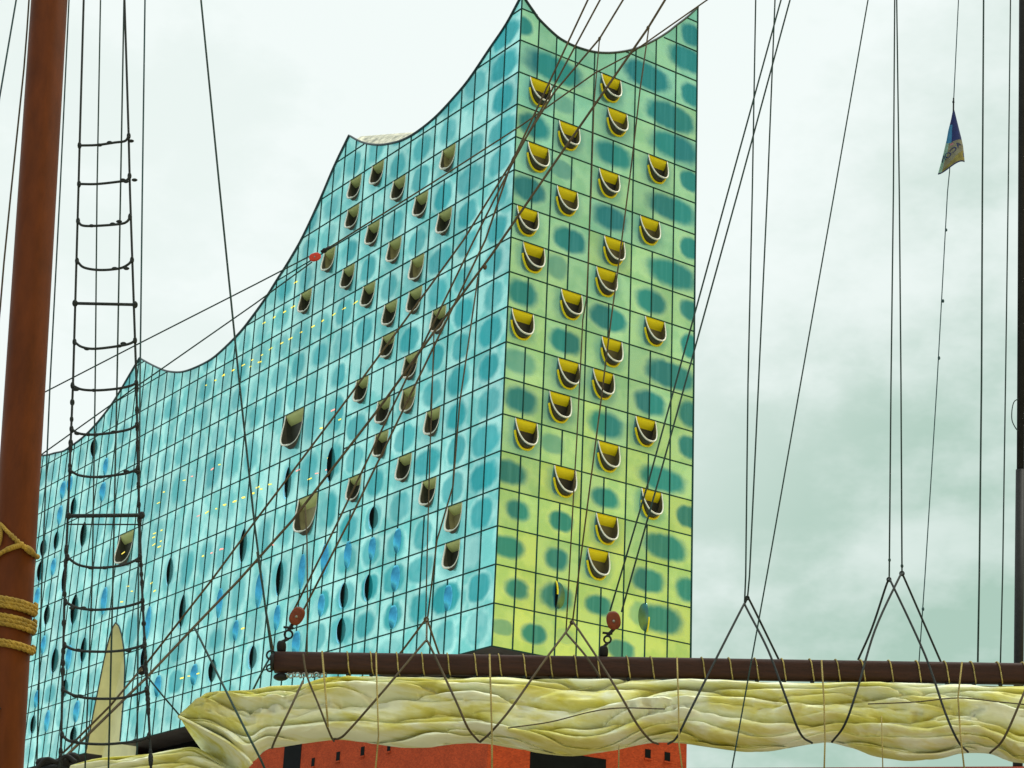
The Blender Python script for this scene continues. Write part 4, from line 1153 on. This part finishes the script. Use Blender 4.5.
# shaded inner side of the sail corner that hangs open
hem = [(179,716.5),(200,727),(229,743),(246,757),(252,764)]
low = [(180,718),(190,734),(200,748),(211,762),(226,782)]
vs = []; nf = 24; nm = 16
hp = smooth_pts([at(x, y, 11.83) for x, y in hem], 6); lpz = smooth_pts([at(x, y, 12.35) for x, y in low], 6)
for i in range(25):
    for k in range(nm+1):
        f = k/nm
        vs.append(hp[i]*(1-f)+lpz[i]*f + HN*.10*math.sin(math.pi*f) + HN*.03*noise.noise(Vector((i*.3, f*2.5, 1))))
fs = [(i*(nm+1)+k, i*(nm+1)+k+1, (i+1)*(nm+1)+k+1, (i+1)*(nm+1)+k) for i in range(24) for k in range(nm)]
fl_ = mesh_obj('clew_flap', vs, fs, M['sail'], sail, True)
sm = fl_.modifiers.new('thick', 'SOLIDIFY'); sm.thickness = .006
mb = MB(); mb.tube(smooth_pts([at(x, y, 11.79) for x, y in hem]), 1.4*PXM(BD), 8); mb.build('bolt_rope', M['sail'], sail, True)
low_top = [(55,772),(80,763.5),(100,759.5),(125,757),(150,753.5),(175,749.5),(192,747),(205,753),(225,765),(250,775)]
low_bot = [(55,800),(250,800)]
tag(bundle('furled_sail', smooth_tab(low_top, ()), low_bot, 56, 249, 140, .18, .09, 8.0, M['sail'], 12.25), 'pale rolled foot of canvas showing at the bottom left edge below the sail corner', 'sail')
# red rail at the very bottom
mb = MB(); mb.tube([at(470, 776.5, 11.8), at(1600, 770.3, 11.8)], 7.2*PXM(11.8), 16)
tag(mb.build('ship_rail', M['redrail'], None, True), 'dark red painted rail along the bottom right edge below the sail', 'rail')

# pennant on its halyard
fd = 13.45
fo = empty('pennant', at(953.4, 110, fd))
tag(fo, 'small blue and yellow pennant with dark lettering hanging in the open sky', 'flag')
Lf = [(953.0,109.5),(951,120),(948.5,130),(947,139),(944.5,150),(941.5,162),(938.5,173)]
Rt_ = [(954.0,109.5),(956.3,120),(958.6,130),(960.6,138.5),(962.3,147),(963,155),(963.7,163.5)]
def flag_pt(a, b, off=0.0):
    a = max(0, min(1, a)); i = min(5, int(b*6)); f = b*6-i
    l = Vector(Lf[i]).lerp(Vector(Lf[i+1]), f); r = Vector(Rt_[i]).lerp(Vector(Rt_[i+1]), f)
    p = l.lerp(r, a)
    if b > .8: p.y += -1.2*math.sin(a*math.pi)*(b-.8)/.2
    return at(p.x, p.y, fd) + HN*(.05*b*math.sin(a*5.2+.6) + off)
nb, na_ = 42, 18
vs = [flag_pt(k/na_, i/nb) for i in range(nb+1) for k in range(na_+1)]
fs = [(i*(na_+1)+k, i*(na_+1)+k+1, (i+1)*(na_+1)+k+1, (i+1)*(na_+1)+k) for i in range(nb) for k in range(na_)]
M['f_navy'] = simple('flag_navy', (.006, .016, .10), .8, 0, .2, 30); M['f_blue'] = simple('flag_blue', (.03, .17, .33), .8, 0, .2, 30)
M['f_beige'] = simple('flag_beige', (.17, .16, .10), .8, 0, .3, 30); M['f_yel'] = simple('flag_yellow', (.19, .16, .03), .8, 0, .4, 30)
M['f_aqua'] = simple('flag_aqua', (.20, .36, .32), .8, 0, .2, 30); M['f_pink'] = simple('flag_pink', (.42, .14, .20), .8, 0, .2, 30)
fl = mesh_obj('cloth', vs, fs, [M['f_navy'], M['f_blue'], M['f_beige'], M['f_yel'], M['f_aqua'], M['f_pink']], None, True)
for p in fl.data.polygons:
    i = p.index//na_; a = (p.index % na_)/na_; b = i/nb
    if b < .53: mi = 1 if a < .36 and b > .22 else 0
    elif a < .20-(b-.44)*.1: mi = 4
    else: mi = 2 if b < .93-.24*(a-.2) else 3
    if .55 < b < .59 and .28 < a < .46: mi = 5
    if b > .965: mi = 0
    if a > .9 and b > .8 and b < .9: mi = 0
    p.material_index = mi
fl.parent = fo; fl.location = -Vector(fo.location)
fl.modifiers.new('thick', 'SOLIDIFY').thickness = .003
# lettering, seen from the back of the cloth and so reversed
tcu = bpy.data.curves.new('lettering', 'FONT'); tcu.body = 'ACON'; tcu.size = 1.0
tob = bpy.data.objects.new('lettering_source', tcu); COL.objects.link(tob)
dg = bpy.context.evaluated_depsgraph_get()
tme = bpy.data.meshes.new_from_object(tob.evaluated_get(dg))
bpy.data.objects.remove(tob); bpy.data.curves.remove(tcu)
bmm = bmesh.new(); bmm.from_mesh(tme); bmesh.ops.triangulate(bmm, faces=bmm.faces[:]); bmesh.ops.subdivide_edges(bmm, edges=bmm.edges[:], cuts=1); bmm.to_mesh(tme); bmm.free()
xs = [v.co.x for v in tme.vertices]; w0, w1 = min(xs), max(xs)
d2 = Vector((958.5-944.5, 147-158.5)); d2n = d2.normalized(); up2 = Vector((d2n.y, -d2n.x))
for v in tme.vertices:
    f = 1-(v.co.x-w0)/(w1-w0)
    q2 = Vector((943.4, 161.2)) + d2n*f*22.5 + up2*(v.co.y*7.2)
    v.co = at(q2.x, q2.y, fd) - HN*.062
    # follow the cloth
    b = max(0, min(1, (q2.y-109.5)/62)); i = min(5, int(b*6)); ff = b*6-i
    l = Lf[i][0]+(Lf[i+1][0]-Lf[i][0])*ff; r = Rt_[i][0]+(Rt_[i+1][0]-Rt_[i][0])*ff
    a = max(0, min(1, (q2.x-l)/(r-l)))
    v.co = at(max(l+.2, min(r-.1, q2.x)), q2.y, fd) + HN*(.05*b*math.sin(a*5.2+.6)-.010)
tme.materials.clear(); tme.materials.append(M['f_navy'])
lo = link(bpy.data.objects.new('lettering', tme), fo); lo.location = -Vector(fo.location)
mb = MB(); mb.tube([at(953.6, 98, fd-.02), at(953.4, 111, fd-.02)], .9*PXM(fd), 8); o = mb.build('toggle', M['iron'], fo); o.location = -Vector(fo.location)
